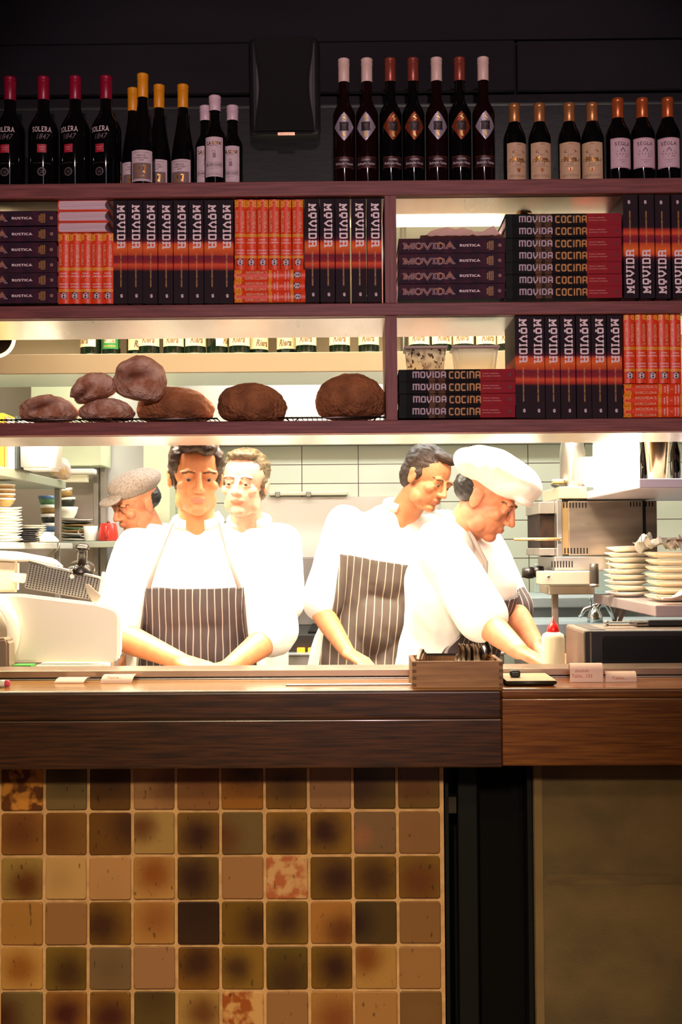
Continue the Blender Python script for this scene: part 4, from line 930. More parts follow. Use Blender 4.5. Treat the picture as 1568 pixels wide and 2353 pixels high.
# heat lamp pendant at the far left
hl = thing('heat_lamp', 'round heat lamp with a bright rim hanging at the far left behind the bread', 'lamp', P(-24, 764, 3.7))
m = MB(); m.lathe([(.018, .13), (.03, .125), (.066, .07), (.082, 0), (.086, -.002), (.082, -.004), (.078, -.001)], mat('cream_enamel_shade', (236, 222, 190), .35), 36, cap=False); m.build('lamp_shade', hl); MB().lathe([(.078, -.001), (.076, .002), (.06, .065), (.02, .115), (.0, .116)], mat('dark_lamp_lining', (60, 46, 34), .5), 36, cap=False).build('lining', hl)
MB().lathe([(.0, .02), (.025, .03), (.03, .055), (.014, .1), (.012, .12)], mat('lamp_bulb', (90, 70, 50), .2)).build('bulb', hl)
MB().tube([(0, 0, .125), (0, 0, .62)], .005, dark, 8).build('cord', hl)
MB().tube([(.081*math.cos(a*PI/20), .081*math.sin(a*PI/20), -.004) for a in range(40)], .006, mat('rim_glow', (255, 236, 190), .4, emit=1.3), 8, True).build('glowing_rim', hl)  # rim brightness put in as emission
hl.rotation_euler = (R(-58), R(10), 0)

# ------------------------------------------------------------------ far wall: hood, range, back bench
hood = thing('extraction_hood', 'long stainless extraction hood above the tiled wall', 'hood', (0, 6.0, P(784, 1021, 6.0).z))
hx0 = P(400, 1000, 6.0).x
MB().box(hx0, 1.95, 0, .095, .002, .5, mat('bright_hood_steel', (226, 224, 216), .4, .35), .004).build('hood_front', hood)
MB().box(hx0, 1.95, -.012, .0, 0, .016, dark, .002).build('gutter', hood)
rg = thing('cooking_range', 'dark cooking range with two glowing orange switches behind the chefs', 'range', (P(760, 1480, 5.1).x, 5.1, 0))
gx = rg.location.x; rz = P(700, 1506, 5.1).z
MB().box(-.62, .75, .0, .7, 0, rz, steel_dull, .004).build('range_body', rg)
MB().box(-.62, .75, -.02, .7, rz, rz+.012, mat('range_steel', (190, 194, 190), .35, .8), .003).build('front_ledge', rg)
MB().box(-.6, .73, .05, .68, rz+.012, rz+.09, mat('black_grill_block', (34, 32, 31), .5), .008).build('grill_block', rg)
MB().box(-.6, .73, .62, .7, rz+.09, rz+.42, mat('grey_splash_steel', (130, 126, 122), .45, .5), .004).build('splash_panel', rg)
for px in (692, 717):
    q = P(px, 1496, 5.13); MB().box(q.x-gx-.017, q.x-gx+.017, q.y-5.1-.012, q.y-5.1+.02, q.z-.012, q.z+.014, mat('orange_switch_light', (255, 150, 30), .4, emit=2.2), .003).build('switch_lamp', rg)
for i in range(9): MB().box(-.55+i*.15, -.47+i*.15, .06, .6, rz+.09, rz+.10, dark, .002).build('grate_bar', rg)
ub = thing('wall_rail', 'slim pale steel rail fixed on the tiled wall behind the chefs', 'rail', P(665, 1135, 6.06))
MB().box(-.105, .30, 0, .04, -.008, .010, mat('cream_steel', (216, 212, 186), .4, .4), .003).build('rail_bar', ub)
for x in (-.06, .1): MB().box(x-.012, x+.012, -.012, .04, -.016, .014, steel_dull, .003).build('clip', ub)
ws = thing('splash_sheet', 'large pale stainless splash sheet fixed below the wall rail', 'splash sheet', (0, 6.085, 1.0))
MB().box(P(560, 1200, 6.08).x, P(1010, 1200, 6.08).x, 0, .012, .0, P(700, 1142, 6.08).z-1.0, mat('pale_splash_sheet', (214, 206, 194), .35, .3)).build('sheet', ws)
bbn = thing('back_bench', 'pale blue grey stainless bench with sink by the far right wall', 'bench', (P(1300, 1376, 5.2).x, 5.2, 0))
bz = P(1250, 1372, 5.2).z; bxx = bbn.location.x
MB().box(-.16, .98, 0, .6, bz-.05, bz, mat('blue_white_steel', (196, 208, 214), .35, .5), .006).build('bench_top', bbn)
MB().box(-.14, .96, .03, .58, 0, bz-.05, mat('blue_grey_steel', (150, 164, 170), .4, .5)).build('bench_cabinet', bbn)
MB().box(-.06, .7, .5, .52, bz, bz+.14, mat('pale_green_steel', (186, 200, 190), .35, .4), .004).build('splash_back', bbn)
tp = thing('sink_tap', 'chrome mixer tap with a bent spout behind the toaster oven', 'tap', P(1368, 1418, 4.6))
s = 4.6/FPX; chrome = mat('chrome', (200, 204, 204), .15, 1.0)
tz = tp.location.z; MB().lathe([(.03, -.02), (.03, 0), (.022, .02), (.012, .04), (.0, .045)], chrome).build('tap_base', tp)
MB().tube([(0, 0, .02), (.02*1, 0, .05), (.03, 0, .055)], .010, chrome).tube([(-.06, 0, -.0), (-.04, 0, .03), (.035, 0, .058), (.045, 0, .05), (.075, 0, -.01)], .008, chrome).build('spout', tp)
MB().tube([(-.012, 0, .03), (-.02, -.01, .075), (-.005, -.01, .082), (.002, 0, .04)], .004, chrome).build('handle', tp)
sk = thing('sink_unit', 'steel sink counter carrying the mixer tap', 'sink', (tp.location.x, 4.55, 0))
MB().box(-.28, .55, -.02, .4, tz-.07, tz-.02, MATS['blue_grey_steel'], .005).build('sink_top', sk); MB().box(-.27, .54, 0, .38, 0, tz-.07, steel_dull).build('sink_cabinet', sk)
for i, (x, l) in enumerate(((1412, 'dark slim knife standing upright behind the toaster oven'), (1424, 'second dark knife standing beside the upright one'))):
    k = thing('knife', l, 'knife', P(x, 1418, 4.6), (0, R(14+8*i), 0)); q = (k.location.z-(tz-.02)); k.location.z = tz-.018
    MB().box(-.008, .008, -.003, .003, 0, .05+.03*(1-i), mat('blade_brown', (96, 74, 66), .4, .3), .001).build('blade', k); MB().box(-.01, .01, -.006, .006, .05+.03*(1-i), .12-.02*i, mat('brown_handle', (88, 62, 54), .5), .003).build('handle', k)

# ------------------------------------------------------------------ left kitchen: steel shelves and crockery
XA = P(152, 1100, 4.9).x; ys0, ys1 = 3.75, 4.9
zA1, zA0 = P(150, 1106, 4.9).z, P(150, 1124, 4.9).z
sa = thing('steel_wall_shelf', 'upper stainless wall shelf with the white tub and half loaf', 'shelf', (XA, ys1, zA0))
MB().box(-.5, 0, ys0-ys1, 0, 0, zA1-zA0, mat('greenish_steel', (176, 182, 164), .4, .6), .003).build('shelf_panel', sa)
zB = P(100, 1247, 4.6).z
pw = MB(); px_ = P(133, 1200, 4.86).x-XA; pw.box(px_-.012, px_+.012, -.05, -.025, zB-zA0-.5, 0, steel_dull, .002); pw.build('post', sa)
sb = thing('steel_wall_shelf', 'lower stainless shelf holding the stacks of wavy plates', 'shelf', (XA, ys1, zB))
MB().box(-.5, -.01, ys0-ys1+.2, .16, -.025, 0, mat('white_steel', (226, 226, 218), .35, .3), .003).build('shelf_panel', sb)
MB().tube([(-.005, -.1, .0), (-.005, -.1, -.02), (-.09, -.1, -.09)], .006, steel).build('bracket', sb)
Y5 = 5.15; zC5 = P(200, 1244, Y5).z
scs = thing('steel_back_shelf', 'stainless shelf under the white mug and the red pot', 'shelf', (P(140, 1250, Y5).x, Y5, zC5))
MB().box(-.02, P(345, 1250, Y5).x-scs.location.x, 0, .33, -.028, 0, mat('green_grey_steel', (180, 188, 176), .4, .5), .003).build('shelf_panel', scs)
for x in (P(216, 1250, 5.4).x, P(232, 1250, 5.4).x): MB().box(x-scs.location.x-.012, x-scs.location.x+.012, .29, .33, -.6, .62, steel_dull, .002).build('upright', scs)
# pale green wall cupboard with the tube fitting
gc = thing('wall_cupboard', 'pale green painted wall cupboard above the tube light', 'cupboard', P(178, 1050, 5.3))
a, b = P(70, 1050, 5.3).x-gc.location.x, P(234, 1050, 5.3).x-gc.location.x; z_ = P(178, 1070, 5.3).z-gc.location.z
MB().box(a, b, 0, .2, z_, .75, green_wall, .004).build('cupboard_body', gc)
tl = thing('tube_light', 'white tube light fitting under the pale green cupboard', 'light fitting', P(178, 1083, 5.25))
MB().box(-.1, .075, 0, .06, -.012, .012, white_pl, .006).build('fitting', tl); MB().box(-.1, .04, .01, .05, -.048, -.013, mat('cream_card', (230, 228, 200), .6), .002).build('card', tl)
# things on the upper shelf
zu = zA1+.0005
for i, (x, w, c, h, lb) in enumerate(((1, 15, (240, 176, 30), .2, 'yellow spined file at the end of the upper steel shelf'), (13.5, 7, (150, 110, 70), .19, 'narrow brown file between the yellow and cream ones'), (25, 17, (232, 222, 184), .18, 'cream file with small print on the upper steel shelf'), (36, 5, (40, 50, 50), .19, 'dark ring bound file beside the white tub'))):
    p = P(x, 1090, 4.15); wd = w*4.15/FPX
    t = thing('file', lb, 'file', (p.x, p.y, zu), group='files on the upper steel shelf'); MB().box(-wd/2, wd/2, 0, .2, 0, h, mat('file_%d' % i, c, .5), .002).build('cover', t)
    if i == 2:
        q = MB()
        for z in (.12, .105, .09, .083, .075, .06): q.flat(rect(-wd*.2, wd*.25, z-.0012, z+.0012), ink_gr, lambda u, v: (u, -.0006, v))
        q.build('print', t)
p = P(87, 1100, 4.2); wt = thing('white_tub', 'white plastic storage tub overexposed on the upper steel shelf', 'tub', (p.x, 4.25, zu)); hw = 39*4.2/FPX
m = MB(); b_ = bmesh.new(); bmesh.ops.create_cube(b_, size=2)
for v in b_.verts: k = .94 if v.co.z < 0 else 1.0; v.co = Vector((v.co.x*hw*k, v.co.y*.08*k, .18 if v.co.z > 0 else 0))
bmesh.ops.bevel(b_, geom=b_.edges[:], offset=.01, segments=3, affect='EDGES'); m.bm(b_, white_pl, True); m.build('tub_body', wt)
MB().box(-hw*1.06, hw*1.06, -.085, .085, .165, .18, white_pl, .004).build('rim', wt)
o = loaf(139, 1086, 50, 50, 4.80, 'half loaf with pale cut face on the upper steel shelf', mat('pale_crust', (206, 172, 116), .8, c2=(190, 184, 184), ns=30, bump=.5), 9, 10, .05, base=zu); o['group'] = 'bread on the steel shelf'
# crockery kinds
cream = mat('cream_glaze', (232, 228, 212), .25); blackg = mat('black_glaze', (46, 44, 50), .3)
def plate(name, label, r, m, wav=0.0, h=.012, sq=False):
    t = thing(name, label, 'plate'); mb = MB(); n = 40; prof = [(.0, .003), (.55, .003), (.62, .0035), (.97, h), (1.0, h), (1.0, h-.002), (.6, 0), (.0, 0)]; vs = []; fs = []
    for q, z in prof:
        for i in range(n):
            a = 2*PI*i/n; k = 1.0
            if sq: k = 1/max(abs(math.cos(a)), abs(math.sin(a)))**.75
            vs.append((q*r*k*math.cos(a), q*r*k*math.sin(a), z+wav*q*q*math.sin(3*a+1)*(1 if q > .3 else 0)))
    for j in range(len(prof)-1):
        for i in range(n): fs.append((j*n+i, j*n+(i+1) % n, (j+1)*n+(i+1) % n, (j+1)*n+i)[::-1])
    mb.add(vs, fs, m, True); mb.build('plate_body', t); return Kind(t)
WP = plate('wavy_plate', 'x', .060, cream, .0016, .011)
for i in range(12):
    p = P(12, 1240, 4.25); WP.put((p.x+random.uniform(-.003, .003), p.y, zB+.0006+i*.0104), (0, 0, random.uniform(0, 6)), f"white wavy plate in the tall stack at the far left, {td(11-i, 12)}", 'white wavy plates stack')
BW = None
def bowl(name, label, r, h, m, m2=None, band=.25, th=.004):
    t = thing(name, label, 'bowl'); MB().lathe([(r*.55, 0), (r*.62, .001), (r*.86, h*.45), (r, h), (r-th, h), (r*.80, h*.45), (r*.5, .006), (0, .006)], m, 28).build('bowl_body', t)
    if m2: MB().lathe([(r*.955+.0004, h*(1-band)), (r+.0006, h), (r-th*.5, h+.0006)], m2, 28, cap=False).build('glazed_band', t)
    return Kind(t)
tanb = mat('tan_glaze', (170, 134, 76), .35); blue_ = mat('blue_glaze', (84, 112, 150), .3); grn = mat('green_glaze', (96, 146, 104), .3); darkg = mat('dark_olive_glaze', (44, 46, 34), .3)
TB_ = bowl('tan_bowl', 'x', .052, .030, tanb, cream, .2); BS = zB+.0006+12*.0104+.004
for i in range(4):
    p = P(2, 1160, 4.25); TB_.put((p.x, p.y, BS+i*.017), None, f"tan bowl nested on top of the white wavy plates, {td(3-i, 4)} of four", 'tan bowls on the wavy plates')
DP = plate('dark_plate', 'x', .050, blackg, .001, .009, True)
for i in range(7):
    p = P(56, 1240, 4.35); DP.put((p.x+random.uniform(-.004, .004), p.y, zB+.0006+i*.0072), (0, 0, random.uniform(-.2, .2)), f"black square plate in the stack beside the wavy plates, {td(6-i, 7)}", 'black square plates')
RP = plate('round_plate', 'x', .048, cream, 0, .009)
for i in range(8):
    p = P(78, 1230, 4.62); RP.put((p.x, p.y, zB+.0006+.02+i*.0085-.02), None, f"round white plate in the stack behind the black plates, {td(7-i, 8)}", 'round white plates')
zs = zB+.0006
cups = [(grn, blue_, 'green bowl with blue rim, second from bottom of the leaning bowl stack'), (blue_, cream, 'blue and cream bowl low in the leaning bowl stack'), (darkg, cream, 'dark olive bowl in the middle of the leaning bowl stack'), (tanb, cream, 'tan bowl near the top of the leaning stack by the post'), (grn, blue_, 'green bowl with blue rim at the top of the leaning stack')]
cups[0] = (grn, cream, 'plain green bowl at the foot of the leaning bowl stack')
for i, (ma, mb_, lb) in enumerate(cups):
    p = P(119-i*2.6, 1200, 4.97); bowl('stacking_bowl', lb, .038, .046, ma, mb_, .28).put((p.x, p.y, zs+i*.0385))
    bpy.data.objects[-1] if False else None
zz = zC5+.0026
VP = [(cream, 'white folded-looking plate'), (darkg, 'dark green plate'), (cream, 'cream plate'), (tanb, 'tan plate'), (grn, 'green plate'), (tanb, 'second tan plate'), (darkg, 'second dark plate'), (cream, 'uppermost cream plate')]
pos = ['at the bottom of the mixed plate stack behind the mug', 'second from the bottom of the mixed plate stack', 'third from the bottom of the mixed plate stack', 'fourth from the bottom of the mixed stack', 'in the upper half of the mixed stack', 'third from the top of the mixed stack', 'second from the top of the mixed stack', 'on top of the mixed plate stack, under the bowls']
for i, ((ma, nm), q) in enumerate(zip(VP, pos)):
    p = P(176, 1240, Y5+.13); plate('stacked_plate', f"{nm} {q}", .072, ma, .002, .010).put((p.x+random.uniform(-.006, .006), p.y, zz+i*.0125), (0, 0, i*.9))
zt = zz+8*.0125+.004
for i, (ma, mb_, lb) in enumerate(((cream, None, 'cream bowl resting on the mixed plate stack'), (darkg, cream, 'black bowl with pale rim above the mixed plates'), (tanb, cream, 'tan bowl leaning on top of the black bowl'))):
    p = P(155, 1180, Y5+.13); bowl('stacking_bowl', lb, .048-.003*i, .05, ma, mb_, .2).put((p.x-.004*i, p.y, zt+i*.040), (0, R(-6*i), 0))
p = P(208, 1243, Y5+.08); mg = thing('white_mug', 'white mug beside the red pot on the steel shelf', 'mug', (p.x, p.y, zz)); q = 17*Y5/FPX
MB().lathe([(q*.7, 0), (q*.78, .002), (q, .066), (q*.92, .066), (q*.72, .006), (0, .006)], white_pl).build('mug_body', mg)
MB().tube([(-q*.9, 0, .055), (-q*1.5, 0, .056), (-q*1.7, 0, .038), (-q*1.3, 0, .022), (-q*.8, 0, .02)], .0045, white_pl).build('handle', mg)
p = P(249, 1243, Y5+.08); rp = thing('red_pot', 'red enamel pot with a spout on the steel shelf', 'pot', (p.x, p.y, zz)); q = 23*Y5/FPX; redm = mat('red_enamel', (206, 52, 40), .3)
MB().lathe([(q*.95, 0), (q*1.02, .004), (q*.98, .03), (q*.82, .074), (q*.74, .078), (q*.7, .076), (0, .078)], redm).build('pot_body', rp)
MB().tube([(0, -q*.85, .06), (0, -q*1.25, .062), (0, -q*1.4, .035), (0, -q*1.1, .012)], .008, redm).build('handle', rp); MB().sphere((0, 0, .081), .008, mat('dark_red_knob', (110, 40, 30), .4)).build('lid_knob', rp)
o = MB(); p = P(107, 1240, 4.4); s = 4.4/FPX; o.prism([(-20*s, 0), (24*s, 0), (22*s, 6*s), (1*s, 25*s), (-14*s, 12*s)], 0, .06, mat('pale_cheese', (240, 238, 214), .6), bev=.003)
tag(o.build('cheese_wedge', None, (p.x, 4.38, zB+.0006)), 'pale wedge of cheese at the edge of the lower steel shelf', 'cheese')

# ------------------------------------------------------------------ meat slicer
YS_ = 3.1; ps = YS_/FPX
sl = thing('meat_slicer', 'large white enamel meat slicer with perforated tray on the bench', 'meat slicer', (P(130, 1450, YS_).x, YS_, 1.04))
def L(px, py, Y=YS_): q = P(px, py, Y); return (q.x-sl.location.x, q.z-1.04)
enamel = mat('cream_white_enamel', (246, 238, 222), .3, coat=.3); satin = mat('satin_grey_metal', (170, 148, 128), .42, .6)
pts = [L(-90, 1366), L(38, 1366), L(215, 1387), L(252, 1397), L(264, 1403), L(270, 1412), L(272, 1424), L(271, 1500), L(269, 1512), L(265, 1519), L(258, 1523), L(248, 1524), L(-90, 1524)]
MB().prism(pts, .02, .06, enamel, bev=.006).build('carriage_panel', sl)
MB().prism([L(78, 1529), L(234, 1529), L(231, 1566), L(82, 1566)], .0, .12, enamel, bev=.004).build('foot', sl)
MB().box(L(-60, 1500)[0], L(290, 1500)[0], .10, .30, 0, .02, satin, .006).build('base_plate', sl)
# perforated stainless tray
c0, c1, c2_, c3 = L(48, 1291), L(219, 1330), L(206, 1384), L(36, 1354)
tr = MB(); q = [c3, c2_, c1, c0]; tr.prism(q, .075, .085, steel_dull, bev=.004)
for i in range(23):
    for j in range(11):
        u, v = (i+1)/24, (j+1.2)/12.2
        x = (c0[0]*(1-u)+c1[0]*u)*(1-v)+(c3[0]*(1-u)+c2_[0]*u)*v; z = (c0[1]*(1-u)+c1[1]*u)*(1-v)+(c3[1]*(1-u)+c2_[1]*u)*v
        tr.flat(disc(x, z, .0018, .0021, 8), dark, lambda a, b: (a, .0745, b))
k = L(150, 1326); tr.flat(disc(k[0], k[1], .0062, .0062, 16), white_pl, lambda a, b: (a, .0742, b)); tr.build('perforated_tray', sl)
MB().tube([(c0[0], .078, c0[1]), (c1[0], .078, c1[1])], .004, steel).build('tray_rim', sl)
kx = L(170, 1300); kn = MB(); ax = Matrix.Translation((L(168, 1302)[0], .10, L(168, 1302)[1])) @ Matrix.Rotation(R(9), 4, 'Y') @ Matrix.Rotation(R(28), 4, 'X')
bk = mat('brown_black_plastic', (30, 23, 18), .3)
kn.lathe([(.0, -.03), (.030, -.028), (.036, -.012), (.034, .0), (.017, .008), (.0135, .012), (.0135, .052), (.0185, .056), (.0185, .062), (.012, .066), (0, .067)], bk, 28, X=ax); kn.build('pusher_knob', sl)
MB().tube([(*[L(149, 1312)[0]], .07, L(149, 1312)[1]), (L(152, 1302)[0], .07, L(152, 1302)[1]), (L(157, 1303)[0], .075, L(157, 1303)[1]), (L(158, 1314)[0], .08, L(158, 1314)[1])], .0045, chrome).build('latch', sl)
MB().prism([L(186, 1343), L(193, 1343), L(222, 1370), L(215, 1386), L(203, 1386), L(189, 1362)], .05, .056, mat('bracket_steel', (196, 184, 166), .35, .5), bev=.001).prism([L(224, 1315), L(229, 1316), L(222, 1378), L(214, 1378)], .055, .075, enamel, bev=.001).build('guard_bracket', sl)
MB().prism([L(-90, 1262), L(12, 1268), L(98, 1284), L(112, 1296), L(122, 1306), L(48, 1291), L(12, 1292), L(-90, 1285)], .09, .13, enamel, bev=.005).build('arm', sl)
MB().prism([L(-90, 1285), L(14, 1290), L(13, 1364), L(-90, 1364)], .1, .13, mat('ivory_enamel', (236, 222, 194), .4), bev=.006).prism([L(8, 1318), L(38, 1320), L(34, 1342), L(5, 1340)], .08, .1, enamel, bev=.002).build('arm_block', sl)
cx, cz = L(-62, 1455); bl = MB(); n = 48
rot = Matrix.Translation((cx, 0, cz)) @ Matrix.Rotation(R(90), 4, 'X')
bl.lathe([(.094, -.012), (.121, -.012), (.124, -.004), (.124, .006), (.094, .012)], enamel, n, X=rot); bl.build('blade_guard', sl)
MB().lathe([(0, -.004), (.07, -.004), (.094, -.002), (.094, .006), (0, .006)], mat('ribbed_aluminium', (206, 190, 166), .3, .8), n, X=Matrix.Translation((cx, -.008, cz)) @ Matrix.Rotation(R(90), 4, 'X')).build('blade_disc', sl)
mh = MB(); mh.prism([L(-90, 1478, 2.98), L(4, 1468, 2.98), L(11, 1476, 2.98), L(13, 1600, 2.98), L(-90, 1600, 2.98)], -.09, -.03, satin, bev=.006); mh.build('motor_housing', sl)
o = thing('green_carton', 'green printed carton behind the slicer foot', 'carton', (P(54, 1540, 3.05).x, 3.035, 1.04))
m = MB(); m.box(-.024, .024, 0, .045, 0, .094, mat('green_print', (70, 160, 60), .5), .001); m.build('carton_body', o)
m = MB(); m.flat(rect(-.0235, -.002, .076, .091), mat('pale_print', (190, 214, 190), .5), lambda u, v: (u, -.0006, v)); m.flat(rect(.014, .0235, .077, .090), white_pl, lambda u, v: (u, -.0006, v)); m.build('print', o)

# ------------------------------------------------------------------ right kitchen: shelves, grill, crockery
XR = P(1470, 1110, 3.3).x; zr_ = P(1470, 1100, 3.3).z; zr0_ = P(1470, 1122, 3.3).z
rs = thing('steel_shelf', 'upper right stainless shelf carrying the tin cup and canister', 'shelf', (XR, 3.34, zr0_))
MB().box(0, 1.1, -.04, .9, 0, zr_-zr0_, mat('lavender_steel', (196, 188, 200), .4, .5), .003).build('shelf_panel', rs)
q = P(1278, 1120, 4.1); zc2 = q.z
MB().box(q.x-XR, .0, .70, 1.05, zc2-zr0_-.042, zc2-zr0_, mat('warm_steel', (206, 190, 164), .35, .6), .003).build('canister_ledge', rs)
Yc = 4.16; p = P(1317, 1120, Yc); cs = Yc/FPX
cn = thing('steel_canister', 'tall stainless canister at the corner of the upper shelf', 'canister', (p.x, Yc, zc2+.0005)); r = 29*cs
MB().lathe([(r*.98, 0), (r, .003), (r, .125), (r*.9, .155), (r*.8, .17), (r*.8, .185), (r*.7, .185), (0, .18)], steel, 32).build('canister_body', cn)
for z, rr, lb in ((.0, .026, 'small dark saucer at the bottom beside the canister'), (.009, .022, 'small brown dish in the middle beside the canister'), (.017, .021, 'small white dish on top beside the canister')):
    p = P(1283, 1118, 4.12); bowl('small_dish', lb, rr, .011, darkg if z == 0 else tanb if z < .01 else white_pl).put((p.x-.0, 4.12, zc2+.0006+z))
WB = bowl('white_bowl', 'x', .036, .020, white_pl)
for i in range(11):
    p = P(1356, 1116, 4.12); WB.put((p.x+.01, 4.12, zc2+.0006+i*.0085), None, f"white ribbed bowl in the stack between the canister and white tub, {td(10-i, 11)}", 'white bowl stack')
p = P(1421, 1105, 3.98); wb = thing('white_container', 'tall white plastic container glowing under the lamp on the shelf', 'container', (p.x, 3.98, zr_+.0005)); hw = 60*3.62/FPX
xl = XR+.002-wb.location.x; MB().box(-.075, .066, -.05, .06, 0, .17, white_pl, .014, 4).build('container_body', wb); MB().box(-.078, .069, -.053, .063, .166, .178, white_pl, .004).build('lid', wb)
MB().box(.0, .034, -.0525, -.05, .018, .12, mat('yellow_sticker', (240, 226, 170), .5), .0005).build('sticker', wb)
wb.location.x = max(wb.location.x, XR+.078)
p = P(1512, 1100, 3.45); tc = thing('tin_cup', 'tall tapered steel shaker cup on the upper right shelf', 'cup', (p.x, 3.45, zr_+.0005)); s = 3.45/FPX
MB().lathe([(20*s, 0), (21*s, .002), (31*s, .15), (31.5*s, .152), (30*s, .152), (20*s, .004), (0, .004)], mat('warm_chrome', (210, 186, 150), .2, 1), 36).build('cup_body', tc)
for i, (x, Y, lb) in enumerate(((1553, 3.5, 'dark bottle standing beside the steel shaker cup'), (1480, 3.62, 'dark slim bottle between the white container and the shaker cup'), (1584, 3.42, 'dark bottle at the far right end of the upper shelf'))):
    p = P(x, 1100, Y); b_ = thing('dark_bottle', lb, 'bottle', (p.x, Y, zr_+.0005), group='dark bottles on the upper right shelf'); r = (.016, .011, .018)[i]
    MB().lathe([(r*.9, 0), (r, .004), (r, .085), (r*.5, .12), (r*.4, .16), (0, .16)], glass_k, 20).build('glass_body', b_)
    MB().lathe([(r*.46, .145), (r*.46, .166), (0, .166)], dark, 14).build('cap', b_)
# salamander grill
Yg = 4.05; zg0 = P(1390, 1276, Yg).z; zg1 = P(1390, 1151, Yg).z; g0 = P(1280, 1200, Yg).x; g1 = P(1511, 1200, Yg).x
sg = thing('salamander_grill', 'stainless salamander grill with slotted side panel on the right', 'grill', ((g0+g1)/2, Yg, zg0)); w = (g1-g0)/2; h = zg1-zg0
swirl_steel = mat('swirled_steel', (208, 192, 172), .3, .9, c2=(142, 128, 114), ns=5, st=(.6, 1, 2.6), det=2, rv=.08)
MB().box(-w+.04, w-.0, .0, .36, 0, h, swirl_steel, .003).build('grill_body', sg)
MB().box(-w, -w+.018, -.006, .37, -.003, h+.006, steel, .002).build('corner_trim', sg); MB().box(w-.05, w-.04, -.005, .0, 0, h, dark).build('side_gap', sg)
MB().box(-w+.018, -w+.04, .0, .36, h*.02, h*.98, mat('gold_edge', (190, 160, 110), .35, .8)).build('edge_strip', sg)
sm_ = MB()
for (x0, x1, z0, z1) in ((1296, 1347, 1155, 1167), (1450, 1500, 1153, 1164), (1299, 1350, 1259, 1272)):
    for i in range(8):
        x = x0+(x1-x0)*i/7; a, b = P(x-1.3, z1, Yg-.001), P(x+1.3, z0, Yg-.001); sm_.box(a.x-sg.location.x, b.x-sg.location.x, -.0015, .002, a.z-zg0, b.z-zg0, dark, .0008)
sm_.build('vent_slots', sg)
MB().box(-w-.05, -w, .05, .34, .0, h*.98, mat('charred_rack', (44, 26, 14), .7, spec=.2, c2=(14, 9, 7), ns=26)).build('heating_rack', sg)
MB().box(-w-.055, -w, .04, .35, h*.78, h, steel_dull, .002).box(-w-.055, -w, .04, .35, 0, h*.14, steel_dull, .002).build('rack_frame', sg)
pz = P(1230, 1239, Yg-.05); MB().tube([(P(1182, 1239, Yg-.05).x-sg.location.x, -.05, pz.z-zg0), (-w+.004, -.05, pz.z-zg0)], .0052, mat('brass_handle', (206, 176, 128), .3, .7)).tube([(-w+.004, -.05, pz.z-zg0), (-w+.004, .01, pz.z-zg0)], .006, steel).build('handle', sg)
bz0 = P(1300, 1312, Yg).z-zg0
MB().box(-w-.01, w, -.01, .36, bz0, -.003, steel, .003).build('grill_base', sg)
q = MB()
for i in range(8): x = P(1268+i*6.6, 1300, Yg).x-sg.location.x; q.box(x-.002, x+.002, -.0115, -.009, bz0+.012, bz0+.034, dark, .0008)
q.build('base_slots', sg)
b0_, b1_ = P(1241, 1344, 3.95), P(1362, 1312, 3.95); MB().box(b0_.x-sg.location.x, b1_.x-sg.location.x, -.12, -.02, b0_.z-zg0, b1_.z-zg0, mat('champagne_steel', (216, 204, 180), .38, .6), .003).build('drip_drawer', sg)
q = MB(); kq = P(1261, 1324, 3.93); q.lathe([(.0045, -.002), (.0045, .004), (0, .004)], steel_dull, 14, X=Matrix.Translation((kq.x-sg.location.x, -.122, kq.z-zg0)) @ Matrix.Rotation(R(90), 4, 'X')); q.build('drawer_screw', sg)
for px, py in ((1214, 1316), (1236, 1314)):
    kq = P(px, py, 4.2); MB().lathe([(.02, -.02), (.022, 0), (.016, .02), (0, .02)], bk, 18, X=Matrix.Translation((kq.x-sg.location.x, kq.y-Yg, kq.z-zg0)) @ Matrix.Rotation(R(-90), 4, 'Y')).build('control_knob', sg)
# lower right shelf with plates
Yl = 3.36; XL = P(1507, 1400, Yl).x; zl1, zl0 = P(1507, 1391, Yl).z, P(1507, 1418, Yl).z
lsf = thing('steel_shelf', 'lower right stainless shelf under the two stacks of plates', 'shelf', (XL, Yl, zl0))
MB().box(0, .9, 0, .86, 0, zl1-zl0, mat('mauve_steel', (176, 160, 160), .4, .6), .003).build('shelf_panel', lsf)
q = P(1260, 1366, 4.22); MB().box(q.x-XL, .0, 4.22-Yl-.02, 4.22-Yl+.2, q.z-zl0, q.z-zl0+.032, MATS['warm_steel'], .003).build('side_ledge', lsf)
q = P(1276, 1400, 4.3); MB().box(q.x-XL-.011, q.x-XL+.011, 4.3-Yl-.011, 4.3-Yl+.011, -zl0, P(1276, 1366, 4.22).z-zl0, mat('taupe_post', (160, 146, 130), .5, .4), .002).build('post', lsf)
zp = zl1+.0036
ivory = mat('ivory_glaze', (246, 238, 218), .3)
DPl = plate('dinner_plate', 'x', .077, ivory, .0, .016)
for i in range(9):
    p = P(1446, 1360, 3.93); DPl.put((p.x+random.uniform(-.006, .006), 3.93, zp+i*.0185), (R(random.uniform(-2, 2)), R(random.uniform(-2, 2)), 0), f"ivory dinner plate in the tilting stack on the lower shelf, {td(8-i, 9)} of nine", 'ivory dinner plates')
PT = thing('oblong_platter', 'x', 'platter'); b_ = bmesh.new(); bmesh.ops.create_cube(b_, size=2)
for v in b_.verts: k = .8 if v.co.z < 0 else 1; v.co = Vector((v.co.x*.12*k, v.co.y*.075*k, .018 if v.co.z > 0 else 0))
bmesh.ops.bevel(b_, geom=b_.edges[:], offset=.006, segments=3, affect='EDGES'); MB().bm(b_, mat('buff_glaze', (240, 224, 190), .35), True).build('platter_body', PT); PK = Kind(PT)
